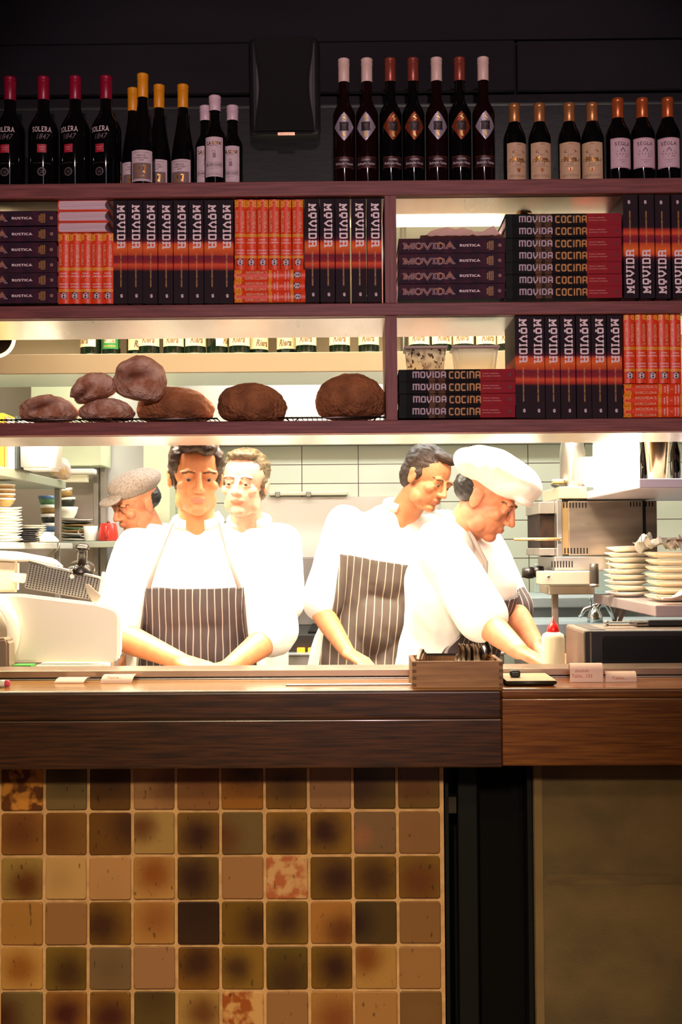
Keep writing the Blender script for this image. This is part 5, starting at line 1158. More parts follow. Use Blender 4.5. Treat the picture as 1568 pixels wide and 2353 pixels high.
for i in range(7):
    p = P(1490, 1340, 3.62); PK.put((p.x+.115+random.uniform(-.004, .004), 3.60, zp+i*.0215), (0, 0, random.uniform(-.04, .04)), f"buff oblong platter in the stack under the plastic wrap, {td(6-i, 7)} of seven", 'buff oblong platters')
ztp = zp+7*.0215+.002
def sheet(name, label, cat, mt, x0, x1, y0, y1, z, amp, seed, fr=6, slope=0):
    nx, ny = 18, 10; m = MB()
    for side in (0, 1):
        vs = []; fs = []
        for i in range(nx+1):
            for j in range(ny+1):
                u, v = i/nx, j/ny; vs.append((x0+(x1-x0)*u+.006*noise.noise(Vector((v*4, seed, 1))), y0+(y1-y0)*v, z+amp*(.5+noise.noise(Vector((u*fr, v*fr, seed))))+slope*u-side*.0008))
        for i in range(nx):
            for j in range(ny): q = (i*(ny+1)+j, (i+1)*(ny+1)+j, (i+1)*(ny+1)+j+1, i*(ny+1)+j+1); fs.append(q if side == 0 else q[::-1])
        m.add(vs, fs, mt, False)
    o = m.build(name); return tag(o, label, cat)
px0 = P(1472, 1240, 3.6).x
sheet('plastic_wrap', 'crumpled clear plastic wrap on top of the oblong platters', 'plastic wrap', mat('cling_wrap', (222, 220, 206), .2, trans=.3), px0-.01, px0+.12, 3.53, 3.66, ztp, .05, 3, 5, -.004)
sheet('paper_sheet', 'pink printed order sheet lying over the platters', 'paper', mat('pink_paper', (224, 192, 176), .7), px0+.075, px0+.26, 3.515, 3.62, ztp+.028, .008, 5, 2)
px1 = P(1520, 1380, 3.4).x
sheet('paper_docket_sheet', 'curled pinkish docket hanging at the corner of the lower shelf', 'paper', MATS['pink_paper'], px1+.0, px1+.14, 3.37, 3.45, zp+.002, .03, 8, 2, .03)
cy = thing('pepper_mill', 'dark cylindrical mill standing in front of the grill', 'mill', (P(1367, 1345, 3.98).x, 4.05-.0, q.z if False else P(1367, 1346, 3.9).z)); cy.location = (P(1366, 1330, 3.86).x, 3.86, P(1366, 1346, 3.86).z)
rm = 10.5*3.86/FPX; MB().lathe([(rm, 0), (rm*1.02, .003), (rm, .05), (rm*.96, .072), (0, .073)], mat('dark_ribbed_plastic', (52, 46, 38), .4), 24).build('mill_body', cy); MB().lathe([(rm*1.06, -.004), (rm*1.06, .006)], steel_dull, 24).build('base_ring', cy)
hoop = thing('wire_hoop', 'curved steel hoop standing beside the ivory dinner plates', 'hoop', (P(1405, 1330, 3.92).x, 3.93, zp))
MB().tube([(.025-.05*math.cos(a*PI/10)**1 if False else -.035*math.sin(a*PI/20)+.03, 0, .11*math.sin(a*PI/20*1.0) if False else .012*a) for a in range(0, 11)], .003, steel).build('hoop_wire', hoop)

# ------------------------------------------------------------------ toaster oven, squeeze bottle, tongs
Yo = 3.06; xo0, xo1 = P(1345, 1490, Yo).x, P(1660, 1490, Yo).x; zo1 = P(1345, 1450, Yo).z
to = thing('toaster_oven', 'black toaster oven on the bench at the right end of the counter', 'oven', (xo0, Yo, 1.04)); h = zo1-1.04
MB().box(0, xo1-xo0, .012, .28, .0, h, mat('speckled_brown_shell', (98, 82, 70), .55, c2=(78, 64, 54), ns=160), .008).build('oven_shell', to)
MB().box(-.001, xo1-xo0, -.004, .014, .0, h+.001, blackp, .006).build('front_frame', to)
m = MB(); m.box(.045, xo1-xo0-.02, -.009, -.003, .005, h-.014, mat('gloss_black_door', (9, 8, 8), .5, spec=.2), .004); m.box(.012, .016, -.0055, -.002, .002, h-.004, mat('brown_seam', (110, 94, 76), .5))
for i in range(5): m.box(.05, xo1-xo0-.03, -.0098, -.008, .03+i*.016, .031+i*.016, mat('door_rack_line', (26, 24, 23), .4))  # thin lines slightly paler than the door
m.build('door', to)
MB().box(.02, .06, .03, .25, h-.001, h+.001, mat('crumb_seam', (40, 34, 30), .7)).build('top_seam', to)
tg = thing('tongs', 'steel tongs with dark handles lying on top of the toaster oven', 'tongs', (P(1395, 1437, 3.15).x, 3.16, to.location.z+h+.002))
for s in (0, 1):
    m = MB(); m.box(0, .115, -.008, .008, .004+s*.009, .007+s*.009, mat('worn_chrome', (200, 190, 176), .25, 1), .001); m.sphere((.0, 0, .0065+s*.009), (.008, .012, .004), MATS['worn_chrome'], 12, 8); m.build('arm', tg)
MB().box(.11, .21, -.01, .01, .003, .02, blackp, .004).build('handle_grip', tg)
kf = thing('black_tray', 'thin black tray lying behind the tongs on the toaster oven', 'tray', (P(1500, 1430, 3.22).x, 3.2, to.location.z+h+.001)); MB().box(-.05, .18, -.01, .08, 0, .012, blackp, .003).build('tray_body', kf)
Yq = 3.14; p = P(1272, 1500, Yq); s = Yq/FPX
sqb = thing('squeeze_bottle', 'clear squeeze bottle with a red nozzle cap beside the toaster oven', 'bottle', (p.x, Yq, 1.04)); zt = P(1272, 1452, Yq).z-1.04; r = 26*s
MB().lathe([(r*.9, 0), (r, .006), (r, zt-.016), (r*.9, zt-.006), (r*.55, zt), (0, zt)], mat('milky_squeeze_plastic', (226, 220, 186), .35, trans=.25, ior=1.3), 30).build('bottle_body', sqb)
zn = P(1272, 1417, Yq).z-1.04
MB().lathe([(r*.53, zt-.002), (r*.54, zt+.004), (r*.5, zt+.012), (r*.3, zt+.022), (r*.14, zt+.026), (r*.08, zn), (0, zn)], mat('red_nozzle', (206, 24, 22), .3), 24).build('nozzle_cap', sqb)

# ------------------------------------------------------------------ things on the counter
zc = ZC+.0004
x0, x1 = P(948, 1550, 2.60).x, P(1157, 1550, 2.60).x; hb = P(1050, 1520, 2.60).z-ZC
bx = thing('wooden_box', 'open dovetailed wooden box of spoons and clips on the counter', 'box', ((x0+x1)/2, 2.602, zc)); w = (x1-x0)/2; d = .16
bw_ = mat('box_wood', (150, 108, 66), .55, c2=(118, 80, 46), ns=6, st=(1, 10, 14), det=7); bwe = mat('box_end_grain', (88, 58, 32), .6)
def fr(y0, y1): return MB().box(-w, w, y0, y1, 0, hb, bw_, .001)
m = fr(0, .009)
for s in (-1, 1):
    for i in range(4): z = hb*(.06+.255*i); a, b = sorted((s*w*1.0005, s*(w-.009))); m.box(a, b, -.0006, .002, z, z+hb*.12, bwe)
m.build('front_panel', bx); fr(d-.009, d).build('back_panel', bx)
for s in (-1, 1): MB().box(s*w-(.009 if s > 0 else 0), s*w+(.009 if s < 0 else 0), .009, d-.009, 0, hb, bw_, .001).build('side_panel', bx)
MB().box(-w+.009, w-.009, .009, d-.009, .001, .006, bwe).build('bottom_panel', bx); MB().box(-.004, .004, .009, d-.009, .006, hb-.006, bw_).build('partition', bx)
silver = mat('cutlery_steel', (206, 196, 184), .22, 1.0)
sp_ = thing('spoon', 'x', 'spoon'); m = MB(); rw = .019
vs = []; fs = []
for j in range(9):
    q = j/8
    for i in range(13): a = PI*2*i/12; vs.append((.0075*(1-q*q)-.0045, rw*q*math.cos(a)*.8, .001+rw*1.35*q*math.sin(a)))
for j in range(8):
    for i in range(12): fs.append((j*13+i, j*13+i+1, (j+1)*13+i+1, (j+1)*13+i))
m.add(vs, fs, silver, True); m.build('bowl', sp_)
MB().tube([(-.004, 0, -.024), (.0, 0, -.034), (-.001, .005, -.06)], [.0025, .0022, .003], silver).build('handle', sp_); SPK = Kind(sp_)
for i in range(14):
    px = 1059+i*4.4; p = P(px, 1505, 2.68); last = i == 13
    SPK.put((p.x+(.006 if last else 0), 2.68, P(1090, 1505, 2.68).z+(.004 if last else random.uniform(-.002, .002))), (0, R(random.uniform(-4, 4)), R(random.uniform(-6, 6) if not last else -58)), 'last spoon of the row, turned to show its round bowl' if last else f"steel spoon nested in the box row, {ORD[i]} from the clips", 'spoons in the wooden box')
cl = thing('folded_fork', 'x', 'fork'); MB().prism([(-.006, 0), (.006, 0), (.0045, .02), (0, .024), (-.0045, .018)], -.008, .008, silver, bev=.001).build('head', cl); MB().tube([(0, 0, 0), (0, .01, -.035)], .0024, silver).build('handle', cl); CK = Kind(cl)
for i in range(13):
    px = 965+i*6.3; p = P(px, 1516, 2.68); CK.put((p.x, 2.68, p.z-(.004 if i > 1 else 0)), (0, R(14 if i < 2 else -8), R(70 if i > 1 else 20)), f"steel fork standing in the box, {ORD[i]} from the box's left end", 'forks in the wooden box', (1, 1, 1.1 if i < 1 else .8))
# pale tray with the black lump
Yp = 2.64; ta, tb_ = P(1150, 1570, Yp).x, P(1275, 1570, Yp).x
st_ = thing('small_tray', 'pale square tray with a dark rim beside the wooden box', 'tray', ((ta+tb_)/2+.008, 2.71, zc)); w = (tb_-ta)/2
q = MB(); 
b_ = bmesh.new(); bmesh.ops.create_cube(b_, size=2)
for v in b_.verts: k = .9 if v.co.z < 0 else 1; v.co = Vector((v.co.x*w*k*.98, v.co.y*.085*k, .011 if v.co.z > 0 else 0))
bmesh.ops.bevel(b_, geom=b_.edges[:], offset=.004, segments=3, affect='EDGES'); q.bm(b_, mat('dark_tray_rim', (52, 48, 36), .4), True); q.build('tray_body', st_)
MB().box(-w*.92, w*.92, -.078, .078, .0105, .0122, mat('pale_tray_face', (226, 206, 168), .4), .0005).build('tray_face', st_)
er = thing('black_eraser', 'small rounded black block lying on the pale tray', 'block', (P(1184, 1560, 2.70).x, 2.70, zc+.0126))
MB().box(-.0115, .0115, -.012, .014, 0, .016, mat('black_rubber', (28, 28, 24), .35), .005, 4).build('block_body', er)
# paper dockets
pk = mat('docket_paper', (236, 204, 184), .7)
def docket(x0, x1, y0, y1, Y, label, text=None, lean=.02, curl=1):
    a, b = P(x0, y1, Y), P(x1, y1, Y); h = P(x0, y0, Y).z-zc; w = b.x-a.x; t = thing('paper_docket', label, 'docket', (a.x, Y, zc), group='paper dockets on the counter')
    m = MB(); n = 14
    for side in (0, 1):
        vs = []; fs = []
        for i in range(n+1):
            q = i/n; z = h*math.sin(min(1, q*1.25)*PI/2) if q < .8 else h*(1-.35*((q-.8)/.2)**2); y = lean*(q**1.7)*1.6*curl
            sk = .006*q
            for j in (0, 1): vs.append((w*j+(sk if j == 0 else sk), y+side*.0005, z+.0004))
        for i in range(n): q = (2*i, 2*i+1, 2*i+3, 2*i+2); fs.append(q if side == 0 else q[::-1])
        m.add(vs, fs, pk, True)
    m.build('paper_slip', t)
    if text:
        k = MB()
        for s, u, v, tw, th in text:
            def f(a_, b2, u=u, v=v):
                z = v*h+b2; q = math.asin(max(0, min(1, z/h)))*2/PI/1.25; return (w*u+a_+.006*q, lean*(q**1.7)*1.6*curl-.0006, z+.0004)
            k.flat(ftext(s, tw*w, th*h, .01), mat('faded_red_print', (196, 120, 96), .7), f)
        k.build('print', t)
    return t
docket(1310, 1386, 1527, 1558, 2.70, 'taller curled paper docket printed with a table number', (('alcachofa', .36, .62, .42, .16), ('Table...103', .36, .34, .62, .2)), .03)
docket(1392, 1463, 1546, 1558.5, 2.70, 'low curled paper docket right of the taller printed one', (('Table...', .45, .4, .5, .3),), .03)
docket(124, 192, 1560, 1572, 2.73, 'low blank paper docket at the slicer end of the counter', None, .03)
docket(230, 303, 1553, 1572, 2.73, 'curled paper docket second from the slicer end of the counter', (('Table...', .4, .7, .5, .25),), .03)
mk = thing('marker_pen', 'dark marker pen with a pink end at the left end of the counter', 'pen', (P(-4, 1578, 2.66).x, 2.66, zc+.0085))
MB().lathe([(.0, -.05), (.0075, -.05), (.0085, -.045), (.0085, .004), (0, .004)], blackp, 18, X=Matrix.Rotation(R(90), 4, 'Y')).build('pen_body', mk)
MB().lathe([(.0, .002), (.008, .002), (.0082, .016), (0, .016)], white_pl, 18, X=Matrix.Rotation(R(90), 4, 'Y')).build('pen_ring', mk)
MB().lathe([(.008, .015), (.0078, .024), (.006, .026), (0, .026)], mat('pink_pen_end', (216, 70, 104), .4), 18, X=Matrix.Rotation(R(90), 4, 'Y')).build('pen_cap', mk)
# ------------------------------------------------------------------ people
skin_mats = {}
class Blob:
    """a heap of closed primitives, merged later into one skin"""
    def __init__(s): s.v = []; s.f = []
    def free(s): pass
    def to_mesh(s, me): me.from_pydata(s.v, [], s.f)
    def put(s, vs, fs, M):
        o = len(s.v); s.v += [tuple(M @ v) for v in vs]; s.f += [tuple(a+o for a in f) for f in fs]
def _uni(seg, ring):
    vs = [Vector((0, 0, -1))]; fs = []
    for j in range(1, ring):
        t = -PI/2+PI*j/ring
        for i in range(seg): a = 2*PI*i/seg; vs.append(Vector((math.cos(t)*math.cos(a), math.cos(t)*math.sin(a), math.sin(t))))
    vs.append(Vector((0, 0, 1))); L = len(vs)-1
    for i in range(seg):
        k = (i+1) % seg; fs.append((0, 1+k, 1+i)); fs.append((L, 1+(ring-2)*seg+i, 1+(ring-2)*seg+k))
        for j in range(ring-2): fs.append((1+j*seg+i, 1+j*seg+k, 1+(j+1)*seg+k, 1+(j+1)*seg+i))
    return vs, fs
UNI = _uni(20, 14)
def cap_(b, p0, p1, r0, r1, seg=20):
    p0, p1 = Vector(p0), Vector(p1); d = p1-p0; L = d.length
    for p, r in ((p0, r0), (p1, r1)): b.put(*UNI, Matrix.Translation(p) @ Matrix.Scale(r, 4))
    if L > 1e-5:
        q = Matrix.Translation(p0) @ d.to_track_quat('Z', 'Y').to_matrix().to_4x4()
        vs = [Vector((r*math.cos(2*PI*i/seg), r*math.sin(2*PI*i/seg), z)) for r, z in ((r0, 0), (r1, L)) for i in range(seg)]
        fs = [(i, (i+1) % seg, seg+(i+1) % seg, seg+i) for i in range(seg)]+[tuple(range(seg))[::-1], tuple(range(seg, 2*seg))]
        b.put(vs, fs, q)
def ell_(b, c, r, rot=None, seg=24):
    b.put(*UNI, Matrix.Translation(c) @ (rot.to_4x4() if rot else Matrix.Identity(4)) @ Matrix.Diagonal((*r, 1)))
def remesh(b, vox, sm, fac=.5):
    me = bpy.data.meshes.new('tmp'); b.to_mesh(me); b.free()
    o = bpy.data.objects.new('tmp', me); COL.objects.link(o)
    m = o.modifiers.new('r', 'REMESH'); m.mode = 'VOXEL'; m.voxel_size = vox; m.use_smooth_shade = True
    if sm: s = o.modifiers.new('s', 'SMOOTH'); s.iterations = sm; s.factor = fac
    bpy.context.view_layer.update()
    out = bpy.data.meshes.new_from_object(o.evaluated_get(bpy.context.evaluated_depsgraph_get()))
    bpy.data.objects.remove(o); bpy.data.meshes.remove(me)
    out.polygons.foreach_set('use_smooth', [True]*len(out.polygons)); out.materials.clear(); return out
def hand(b, wr, fw, nrm, side, curl=.5, sc=1.0):
    """palm, four bent fingers and a thumb; fw points along the hand, nrm out of its back, side=+1 thumb towards fw x nrm"""
    f = Vector(fw).normalized(); n = (Vector(nrm)-f*f.dot(Vector(nrm))).normalized(); s = f.cross(n)*side; w = Vector(wr)
    B = lambda a, c, e: w+(f*a+s*c+n*e)*sc
    for c in (-.026, -.009, .009, .026): cap_(b, B(.012, c*.75, 0), B(.085, c, .002), .0145*sc, .0125*sc, 12)
    for c, l in ((.029, .068), (.0095, .078), (-.0105, .072), (-.029, .056)):
        p = B(.085, c, .002); d = f; q = 0
        for k, (fr_, r0, r1) in enumerate(((.45, .0092, .0086), (.3, .0086, .0078), (.25, .0078, .0066))):
            q += curl*(.5, .8, .6)[k]; d2 = (f*math.cos(q)-n*math.sin(q)); p2 = p+d2*l*fr_*sc; cap_(b, p, p2, r0*sc, r1*sc, 10); p = p2
    p = B(.028, .03, -.004); p1 = B(.062, .056, -.014); p2 = B(.092, .058, -.026); cap_(b, B(.012, .016, 0), p, .016*sc, .0145*sc, 12); cap_(b, p, p1, .0125*sc, .0105*sc, 12); cap_(b, p1, p2, .0105*sc, .008*sc, 12)
def puff(me, fn):
    co = [v.co.copy() for v in me.vertices]; no = [v.normal.copy() for v in me.vertices]
    me.vertices.foreach_set('co', [a for c, n in zip(co, no) for a in (c+n*fn(c))]); me.update()
def person(name, label, J, face, skin, hair=None, cap=None, apron=None, jacket_mat=None, collar=True, sleeve=.62, hands=True, vox=.0052, beard=False, cap_mat=None, stripe=None, arms=True, strap=True):
    """J: joints in the world; face = (yaw, pitch, roll) of the head, 0 looks at the viewer"""
    base = Vector((J['pelvis'].x, J['pelvis'].y, 0))
    root = thing(name, label, 'person', base)
    off_ = Matrix.Translation(-base)
    SL, SR, N, H, PV = J['sl'], J['sr'], J['neck'], J['head'], J['pelvis']
    ax = (SR-SL); ax.z *= .6; ax = ax.normalized(); chest = (SL+SR)/2-Vector((0, 0, .10)); chest = chest*.78+PV*.22 if False else chest
    up = ((SL+SR)/2-PV).normalized(); fr_ = up.cross(ax).normalized()*-1
    if fr_.y > 0 and J.get('facing', 1) > 0: fr_ = -fr_
    if fr_.y < 0 and J.get('facing', 1) < 0: fr_ = -fr_
    HM = Matrix.Translation(H) @ Matrix.Rotation(R(face[0]), 4, 'Z') @ Matrix.Rotation(R(face[1]), 4, 'X') @ Matrix.Rotation(R(face[2]), 4, 'Y')
    def torso(b, g):
        W_ = (SR-SL).length/2; mid = (SL+SR)/2; ch = mid-up*.13; wa = PV+up*.20
        for s in (-1, 1):
            a = ax*s
            cap_(b, ch+a*W_*.52+fr_*.0, wa+a*.075, .108+g, .10+g); cap_(b, wa+a*.075, PV+a*.085, .10+g, .118+g)
            cap_(b, mid-up*.045+a*W_*.82, ch+a*W_*.5, .062+g, .108+g); cap_(b, N-up*.03, mid+a*W_*.72-up*.03, .058+g*.6, .056+g)
        ell_(b, ch+fr_*.03, (.16+g, .10+g, .15+g)); ell_(b, wa+fr_*.02, (.14+g, .11+g, .16+g))
    # body
    b = Blob(); torso(b, 0)
    cap_(b, N-up*.05, HM @ Vector((0, .012, -.07)), .058, .054)
    for s, S, E_, Wr in ((-1, SL, J['el'], J['wl']), (1, SR, J['er'], J['wr'])):
        cap_(b, S, E_, .056, .043); cap_(b, E_, E_+(Wr-E_)*.35, .043, .042); cap_(b, E_+(Wr-E_)*.35, Wr, .042, .027)
        if hands:
            hd = J.get('hl' if s < 0 else 'hr', (Wr-E_).normalized()); hn = J.get('nl' if s < 0 else 'nr', Vector((0, 0, 1)))
            hand(b, Wr, hd, hn, s, J.get('curl', .5))
    for s in (-1, 1):
        hp = PV+ax*s*.09; kn = Vector((hp.x, hp.y-.02, .50)); an = Vector((hp.x, hp.y+.02, .09))
        cap_(b, hp, kn, .088, .058); cap_(b, kn, an, .056, .04); cap_(b, an, Vector((an.x, an.y-.14, .035)), .04, .032)
    me0 = remesh(b, vox*1.25, 4)
    # head, finer
    b = Blob(); X = HM
    def E(c, r): ell_(b, X @ Vector(c), r, X.to_3x3())
    E((0, .012, .035), (.076, .094, .084)); E((0, -.022, -.042), (.060, .068, .076)); E((0, -.062, -.094), (.026, .024, .02)); E((0, .0, -.06), (.062, .066, .05))
    for s in (-1, 1):
        E((s*.040, -.057, -.024), (.024, .021, .020)); E((s*.034, -.079, .020), (.025, .012, .0085)); E((s*.078, .012, -.008), (.009, .019, .031)); E((s*.083, .018, .008), (.006, .014, .016))
        E((s*.0115, -.095, -.034), (.0088, .011, .0075)); E((s*.046, -.02, -.072), (.018, .03, .03))
        E((s*.031, -.0735, .0015), (.0165, .011, .0125)); E((s*.031, -.0785, .0072), (.018, .0088, .0060)); E((s*.031, -.0765, -.0092), (.016, .0080, .0042))
    cap_(b, X @ Vector((0, -.084, .012)), X @ Vector((0, -.106, -.030)), .0085, .0115, 14)
    E((0, -.0855, -.059), (.022, .011, .0052)); E((0, -.0835, -.0675), (.019, .011, .0062)); E((0, -.075, -.05), (.03, .014, .016))
    cap_(b, X @ Vector((0, .012, -.05)), N-up*.02, .055, .056)
    me1 = remesh(b, .0036, 3, .45)
    # lips and brows are colour on the same surface
    XI = X.inverted(); sk = skin; lipm = mat('lip', (188, 112, 86), .5); brow = mat('brow', (104, 72, 50), .8)
    me1.materials.append(sk); me1.materials.append(lipm); me1.materials.append(brow)
    mi = []
    for p in me1.polygons:
        c = XI @ p.center; k = 0
        if abs(c.x) < .024 and c.y < -.078 and -.0745 < c.z < -.0545 and abs(c.x) < .024*(1-((c.z+.0645)/.0115)**2*.6): k = 1
        elif c.y < -.055 and .012 < abs(c.x) < .052 and .0205+(.006*(1-abs(abs(c.x)-.03)/.02)) > c.z > .0145+(.005*(1-abs(abs(c.x)-.03)/.02)): k = 2
        elif beard and c.z < -.045 and c.y < .0 and not (abs(c.x) < .03 and -.08 < c.z < -.05): k = 3
        mi.append(k)
    if beard: me1.materials.append(mat('stubble', (168, 124, 98), .7))
    me1.polygons.foreach_set('material_index', mi)
    bb = bmesh.new(); bb.from_mesh(me0); bb.from_mesh(me1)
    nb = len(bb.faces)
    # eyes
    me2 = bpy.data.meshes.new(name+'_body'); 
    bb.to_mesh(me2); bb.free(); me2.materials.append(sk); me2.materials.append(lipm); me2.materials.append(brow)
    if beard: me2.materials.append(MATS['stubble'])
    mb = MB()
    for s in (-1, 1):
        c = X @ Vector((s*.031, -.0752, .0005)); mb.sphere(c, .0118, mat('eye_white', (150, 122, 108), .4), 16, 10)
        mb.sphere(X @ Vector((s*.031, -.0830, -.0022)), .0054, mat('dark_iris', (52, 34, 24), .15), 12, 8)
    e = mb.mesh('eyes'); k0 = len(me2.materials)
    e.polygons.foreach_set('material_index', [p.material_index+k0 for p in e.polygons])
    bb = bmesh.new(); bb.from_mesh(me2); bb.from_mesh(e); bb.transform(off_); bb.to_mesh(me2); bb.free()
    for m in mb.mats: me2.materials.append(m)
    link('body', me2, root)
    # hair
    if hair:
        b = Blob(); E2 = lambda c, r: ell_(b, X @ Vector(c), r, X.to_3x3())
        hm, st_ = hair
        if not cap: E2((0, .026, .052), (.084, .092, .080))
        E2((0, .055, .0) if not cap else (0, .05, .01), (.076, .06, .075) if not cap else (.074, .062, .055))
        if st_ != 'short':
            for s in (-1, 1): E2((s*.066, .02, .01), (.021, .035, .045)); E2((s*.062, -.022, .05), (.024, .03, .04))
            E2((0, -.045, .098), (.06, .045, .026)); E2((.02, -.06, .09), (.04, .03, .022))
        else:
            if not cap:
                for s in (-1, 1): E2((s*.068, .012, .012), (.017, .03, .034))
                E2((0, -.035, .1), (.056, .046, .022))
        hme = remesh(b, .004, 2)
        def nn(c): q = XI @ c; return noise.noise(Vector((q.x*60, q.y*22, q.z*60)))*.004+noise.noise(Vector((q.x*170, q.y*40, q.z*170)))*.0022
        puff(hme, nn)
        hme.transform(off_); hme.materials.append(hm); link('hair', hme, root)
    if cap:
        b = Blob()
        E2 = lambda c, r, rt=None: ell_(b, X @ Vector(c), r, X.to_3x3() @ (rt or Matrix.Identity(3)))
        if cap == 'beret':
            E2((0, -.002, .088), (.112, .138, .066)); E2((.0, .055, .075), (.10, .10, .055)); E2((0, .012, .06), (.088, .104, .05))
            for q in (0, 1): E2((0, -.100, .050), (.06, .034, .016))
        else:
            E2((0, .02, .08), (.098, .118, .050)); E2((0, .01, .058), (.086, .104, .038))
            E2((0, -.105, .05), (.066, .044, .010), Matrix.Rotation(R(16), 3, 'X'))
        cme = remesh(b, .0042, 3)
        def cn(c): q = XI @ c; return noise.noise(Vector((q.x*16, q.y*16, q.z*22)))*.005
        puff(cme, cn)
        cme.transform(off_); cme.materials.append(cap_mat); link('cap', cme, root)
    # jacket
    b = Blob(); torso(b, .016)
    for s, S, E_, Wr in ((-1, SL, J['el'], J['wl']), (1, SR, J['er'], J['wr'])):
        q = S+(E_-S)*sleeve*1.45 if sleeve < 1 else E_
        cap_(b, S, q, .078, .080)
        if sleeve >= 1: cap_(b, E_, E_+(Wr-E_)*.18, .078, .062)
    for s in (-1, 1): cap_(b, PV+ax*s*.085, PV+ax*s*.09-Vector((0, 0, .12)), .137, .142)
    jme = remesh(b, .0075, 6)
    puff(jme, lambda q: noise.noise(Vector((q.x*9, q.y*9, q.z*5)))*.010+noise.noise(Vector((q.x*26+q.z*9, q.y*26, q.z*11)))*.0045)
    src = jme.copy()
    jme.transform(off_); jme.materials.append(jacket_mat); jo = link('chef_jacket', jme, root)
    if collar:
        b = Blob(); M = MB(); pts = []
        for i in range(15):
            a = 2*PI*(i/14)*.86-PI/2+PI*.14; pts.append(N+up*(.005+.014*math.sin(i/14*PI))+ax*math.cos(a)*.066+fr_*(-math.sin(a))*.066)
        M.tube(pts, .017, jacket_mat, 10); o = M.build('collar', root, -base)
    # trousers
    b = Blob()
    for s in (-1, 1): hp = PV+ax*s*.09; cap_(b, hp, Vector((hp.x, hp.y-.02, .5)), .106, .082); cap_(b, Vector((hp.x, hp.y-.02, .5)), Vector((hp.x, hp.y+.02, .12)), .082, .078)
    tme = remesh(b, .009, 4); tme.transform(off_); tme.materials.append(mat('check_trousers', (74, 72, 78), .8, c2=(52, 50, 56), ns=90)); link('trousers', tme, root)
    for s in (-1, 1):
        hp = PV+ax*s*.09; MB().sphere((hp.x-base.x, hp.y-base.y-.05, .045), (.05, .14, .05), dark, 18, 10).build('shoe', root)
    if apron:
        top, halfw, botw, mt = apron
        bm_ = bmesh.new(); bm_.from_mesh(src); bm_.normal_update()
        bmesh.ops.delete(bm_, geom=[f for f in bm_.faces if f.normal.dot(fr_) < .12], context='FACES')
        mid = (SL+SR)/2; span = (mid-PV).length
        def cut(co, no):
            bmesh.ops.bisect_plane(bm_, geom=bm_.verts[:]+bm_.edges[:]+bm_.faces[:], plane_co=co, plane_no=no, clear_outer=True)
        pt = PV+up*span*top
        cut(pt, up)
        for s in (-1, 1):
            sl_ = (ax*s+up*((botw-halfw)/(span*top))*.8).normalized(); cut(pt+ax*s*halfw, sl_)
        bmesh.ops.remove_doubles(bm_, verts=bm_.verts, dist=.0004); bm_.normal_update()
        ln = bm_.verts.layers.float.new('lateral')
        for v in bm_.verts: v[ln] = (v.co-PV).dot(ax); v.co += v.normal*.006+fr_*.003
        bmesh.ops.solidify(bm_, geom=bm_.faces[:], thickness=.003)
        ame = bpy.data.meshes.new('apron'); bm_.to_mesh(ame); bm_.free()
        for p in ame.polygons: p.use_smooth = True
        ame.transform(off_); ame.materials.append(mt); link('apron', ame, root)
        if strap:
            M = MB()
            for s in (-1, 1):
                a0 = pt+ax*s*halfw*.92+fr_*.135; a1 = N+ax*s*.075+fr_*.035+up*.012; a2 = N+ax*s*.055-fr_*.07+up*.03
                M.tube([a0, (a0*.5+a1*.5)+fr_*.035, a1, a2], .007, mt, 8)
            M.build('apron_strap', root, -base)
    bpy.data.meshes.remove(src)
    return root
def striped(name, c, c2, pitch=.021, wd=.15):
    k = bpy.data.materials.new(name); k.use_nodes = True; nt = k.node_tree; b = nt.nodes['Principled BSDF']; b.inputs['Roughness'].default_value = .85
    a = nt.nodes.new('ShaderNodeAttribute'); a.attribute_name = 'lateral'
    m = nt.nodes.new('ShaderNodeMath'); m.operation = 'PINGPONG'; m.inputs[1].default_value = pitch/2; nt.links.new(a.outputs['Fac'], m.inputs[0])
    l = nt.nodes.new('ShaderNodeMath'); l.operation = 'LESS_THAN'; l.inputs[1].default_value = pitch*wd/2; nt.links.new(m.outputs[0], l.inputs[0])
    x = nt.nodes.new('ShaderNodeMix'); x.data_type = 'RGBA'; x.inputs[6].default_value = (*lin(c), 1); x.inputs[7].default_value = (*lin(c2), 1)
    nt.links.new(l.outputs[0], x.inputs[0]); nt.links.new(x.outputs[2], b.inputs['Base Color']); MATS[name] = k; return k
white_cloth = mat('white_chef_cloth', (240, 236, 228), .85, bump=.12, bs=14)
tan_skin = mat('warm_skin', (206, 138, 92), .5, c2=(198, 124, 82), ns=30, sub=.15); pale_skin = mat('fair_skin', (216, 166, 140), .5, c2=(204, 142, 120), ns=30, sub=.15); red_skin = mat('ruddy_skin', (206, 136, 98), .5, c2=(190, 116, 84), ns=30, sub=.15)
hair_d = mat('dark_brown_hair', (46, 32, 24), .55, c2=(70, 50, 36), ns=30, st=(3, 1, 3)); hair_b = mat('brown_hair', (66, 52, 36), .55, c2=(112, 98, 70), ns=26, st=(3, 1, 3)); hair_k = mat('black_hair', (28, 22, 20), .5)
ap1 = striped('dark_striped_apron', (76, 66, 67), (170, 160, 156)); ap2 = striped('charcoal_striped_apron', (90, 77, 68), (190, 172, 150), .030, .12)
V = Vector
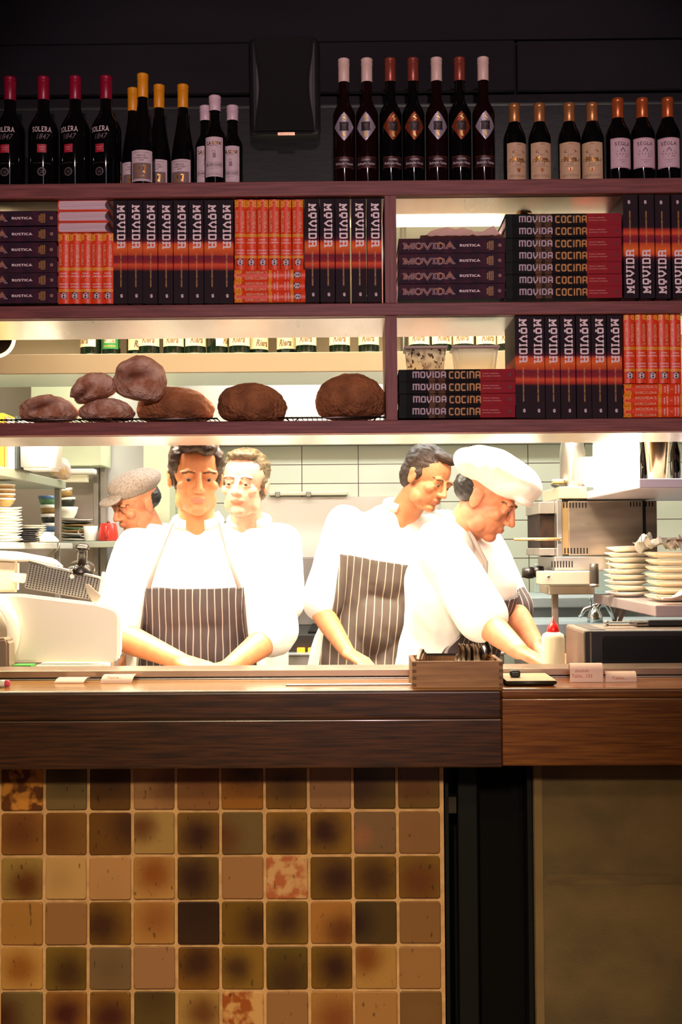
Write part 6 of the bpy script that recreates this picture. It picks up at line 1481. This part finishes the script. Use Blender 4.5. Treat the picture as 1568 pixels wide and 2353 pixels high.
# chef at the pass, facing out
J = dict(pelvis=P(462, 1545, 3.72), neck=P(455, 1206, 3.66), head=P(450, 1094, 3.60), sl=P(318, 1268, 3.66), sr=P(598, 1268, 3.66), el=P(262, 1455, 3.56), er=P(630, 1458, 3.56), wl=P(412, 1518, 3.40), wr=P(528, 1532, 3.40), hl=V((.9, -.35, -.25)), hr=V((-.9, -.35, -.25)), nl=V((0, -.3, 1)), nr=V((0, -.3, 1)), curl=.6)
J['pelvis'].z = .96
person('person', 'person in white jacket and dark striped bib apron working at the pass, looking down', J, (14, 10, 0), tan_skin, hair=(hair_d, 'long'), apron=(.80, .150, .20, ap1), jacket_mat=white_cloth, sleeve=.66)
# man behind him
J = dict(pelvis=P(528, 1545, 4.32), neck=P(572, 1203, 4.24), head=P(562, 1112, 4.16), sl=P(478, 1252, 4.24), sr=P(646, 1250, 4.24), el=P(450, 1420, 4.24), er=P(648, 1400, 4.22), wl=P(480, 1520, 4.05), wr=P(560, 1490, 4.02))
J['pelvis'].z = .95
person('person', 'person with short brown hair in white jacket standing behind, looking towards the viewer', J, (-12, 2, 3), pale_skin, hair=(hair_b, 'short'), jacket_mat=white_cloth)
# man bowed at the far left
J = dict(pelvis=P(390, 1545, 4.85), neck=P(352, 1218, 4.80), head=P(312, 1156, 4.74), sl=P(330, 1268, 4.66), sr=P(440, 1262, 4.98), el=P(300, 1400, 4.6), er=P(430, 1400, 4.9), wl=P(270, 1480, 4.6), wr=P(330, 1480, 4.8))
J['pelvis'].z = .93
checks = mat('speckled_cap_cloth', (128, 114, 104), .85, c2=(160, 146, 136), ns=150)
person('person', 'person in a grey speckled flat cap bowed low at the far left', J, (-52, 22, 6), red_skin, hair=(hair_k, 'short'), cap='flat', cap_mat=checks, jacket_mat=white_cloth)
# chef leaning over in the middle
J = dict(pelvis=P(838, 1520, 4.68), neck=P(926, 1168, 4.58), head=P(982, 1100, 4.50), sl=P(796, 1204, 4.58), sr=P(985, 1226, 4.62), el=P(735, 1400, 4.50), er=P(1020, 1400, 4.46), wl=P(800, 1500, 4.32), wr=P(1000, 1492, 4.26), hl=V((.6, -.7, -.3)), hr=V((-.3, -.8, -.3)))
J['pelvis'].z = .98
person('person', 'person in a brown striped apron leaning sideways in the middle of the kitchen', J, (48, 24, 10), tan_skin, hair=(hair_d, 'short'), apron=(.80, .185, .23, ap2), jacket_mat=white_cloth, strap=False)
# chef with the white beret
J = dict(pelvis=P(1010, 1540, 3.80), neck=P(1060, 1206, 3.66), head=P(1118, 1146, 3.58), sl=P(1012, 1258, 3.48), sr=P(1092, 1240, 3.84), el=P(1110, 1425, 3.46), er=P(1175, 1400, 3.78), wl=P(1192, 1494, 3.30), wr=P(1232, 1482, 3.48), hl=V((.8, -.35, -.45)), hr=V((.7, -.5, -.4)), nl=V((.2, -.2, 1)), nr=V((.2, -.2, 1)), curl=.7)
J['pelvis'].z = .98
person('person', 'person in a white beret seen from the side, reaching towards the squeeze bottle', J, (72, 30, 0), red_skin, hair=(hair_k, 'short'), cap='beret', cap_mat=mat('white_beret_cloth', (244, 240, 230), .8), apron=(.72, .13, .17, ap1), jacket_mat=white_cloth, sleeve=.66)
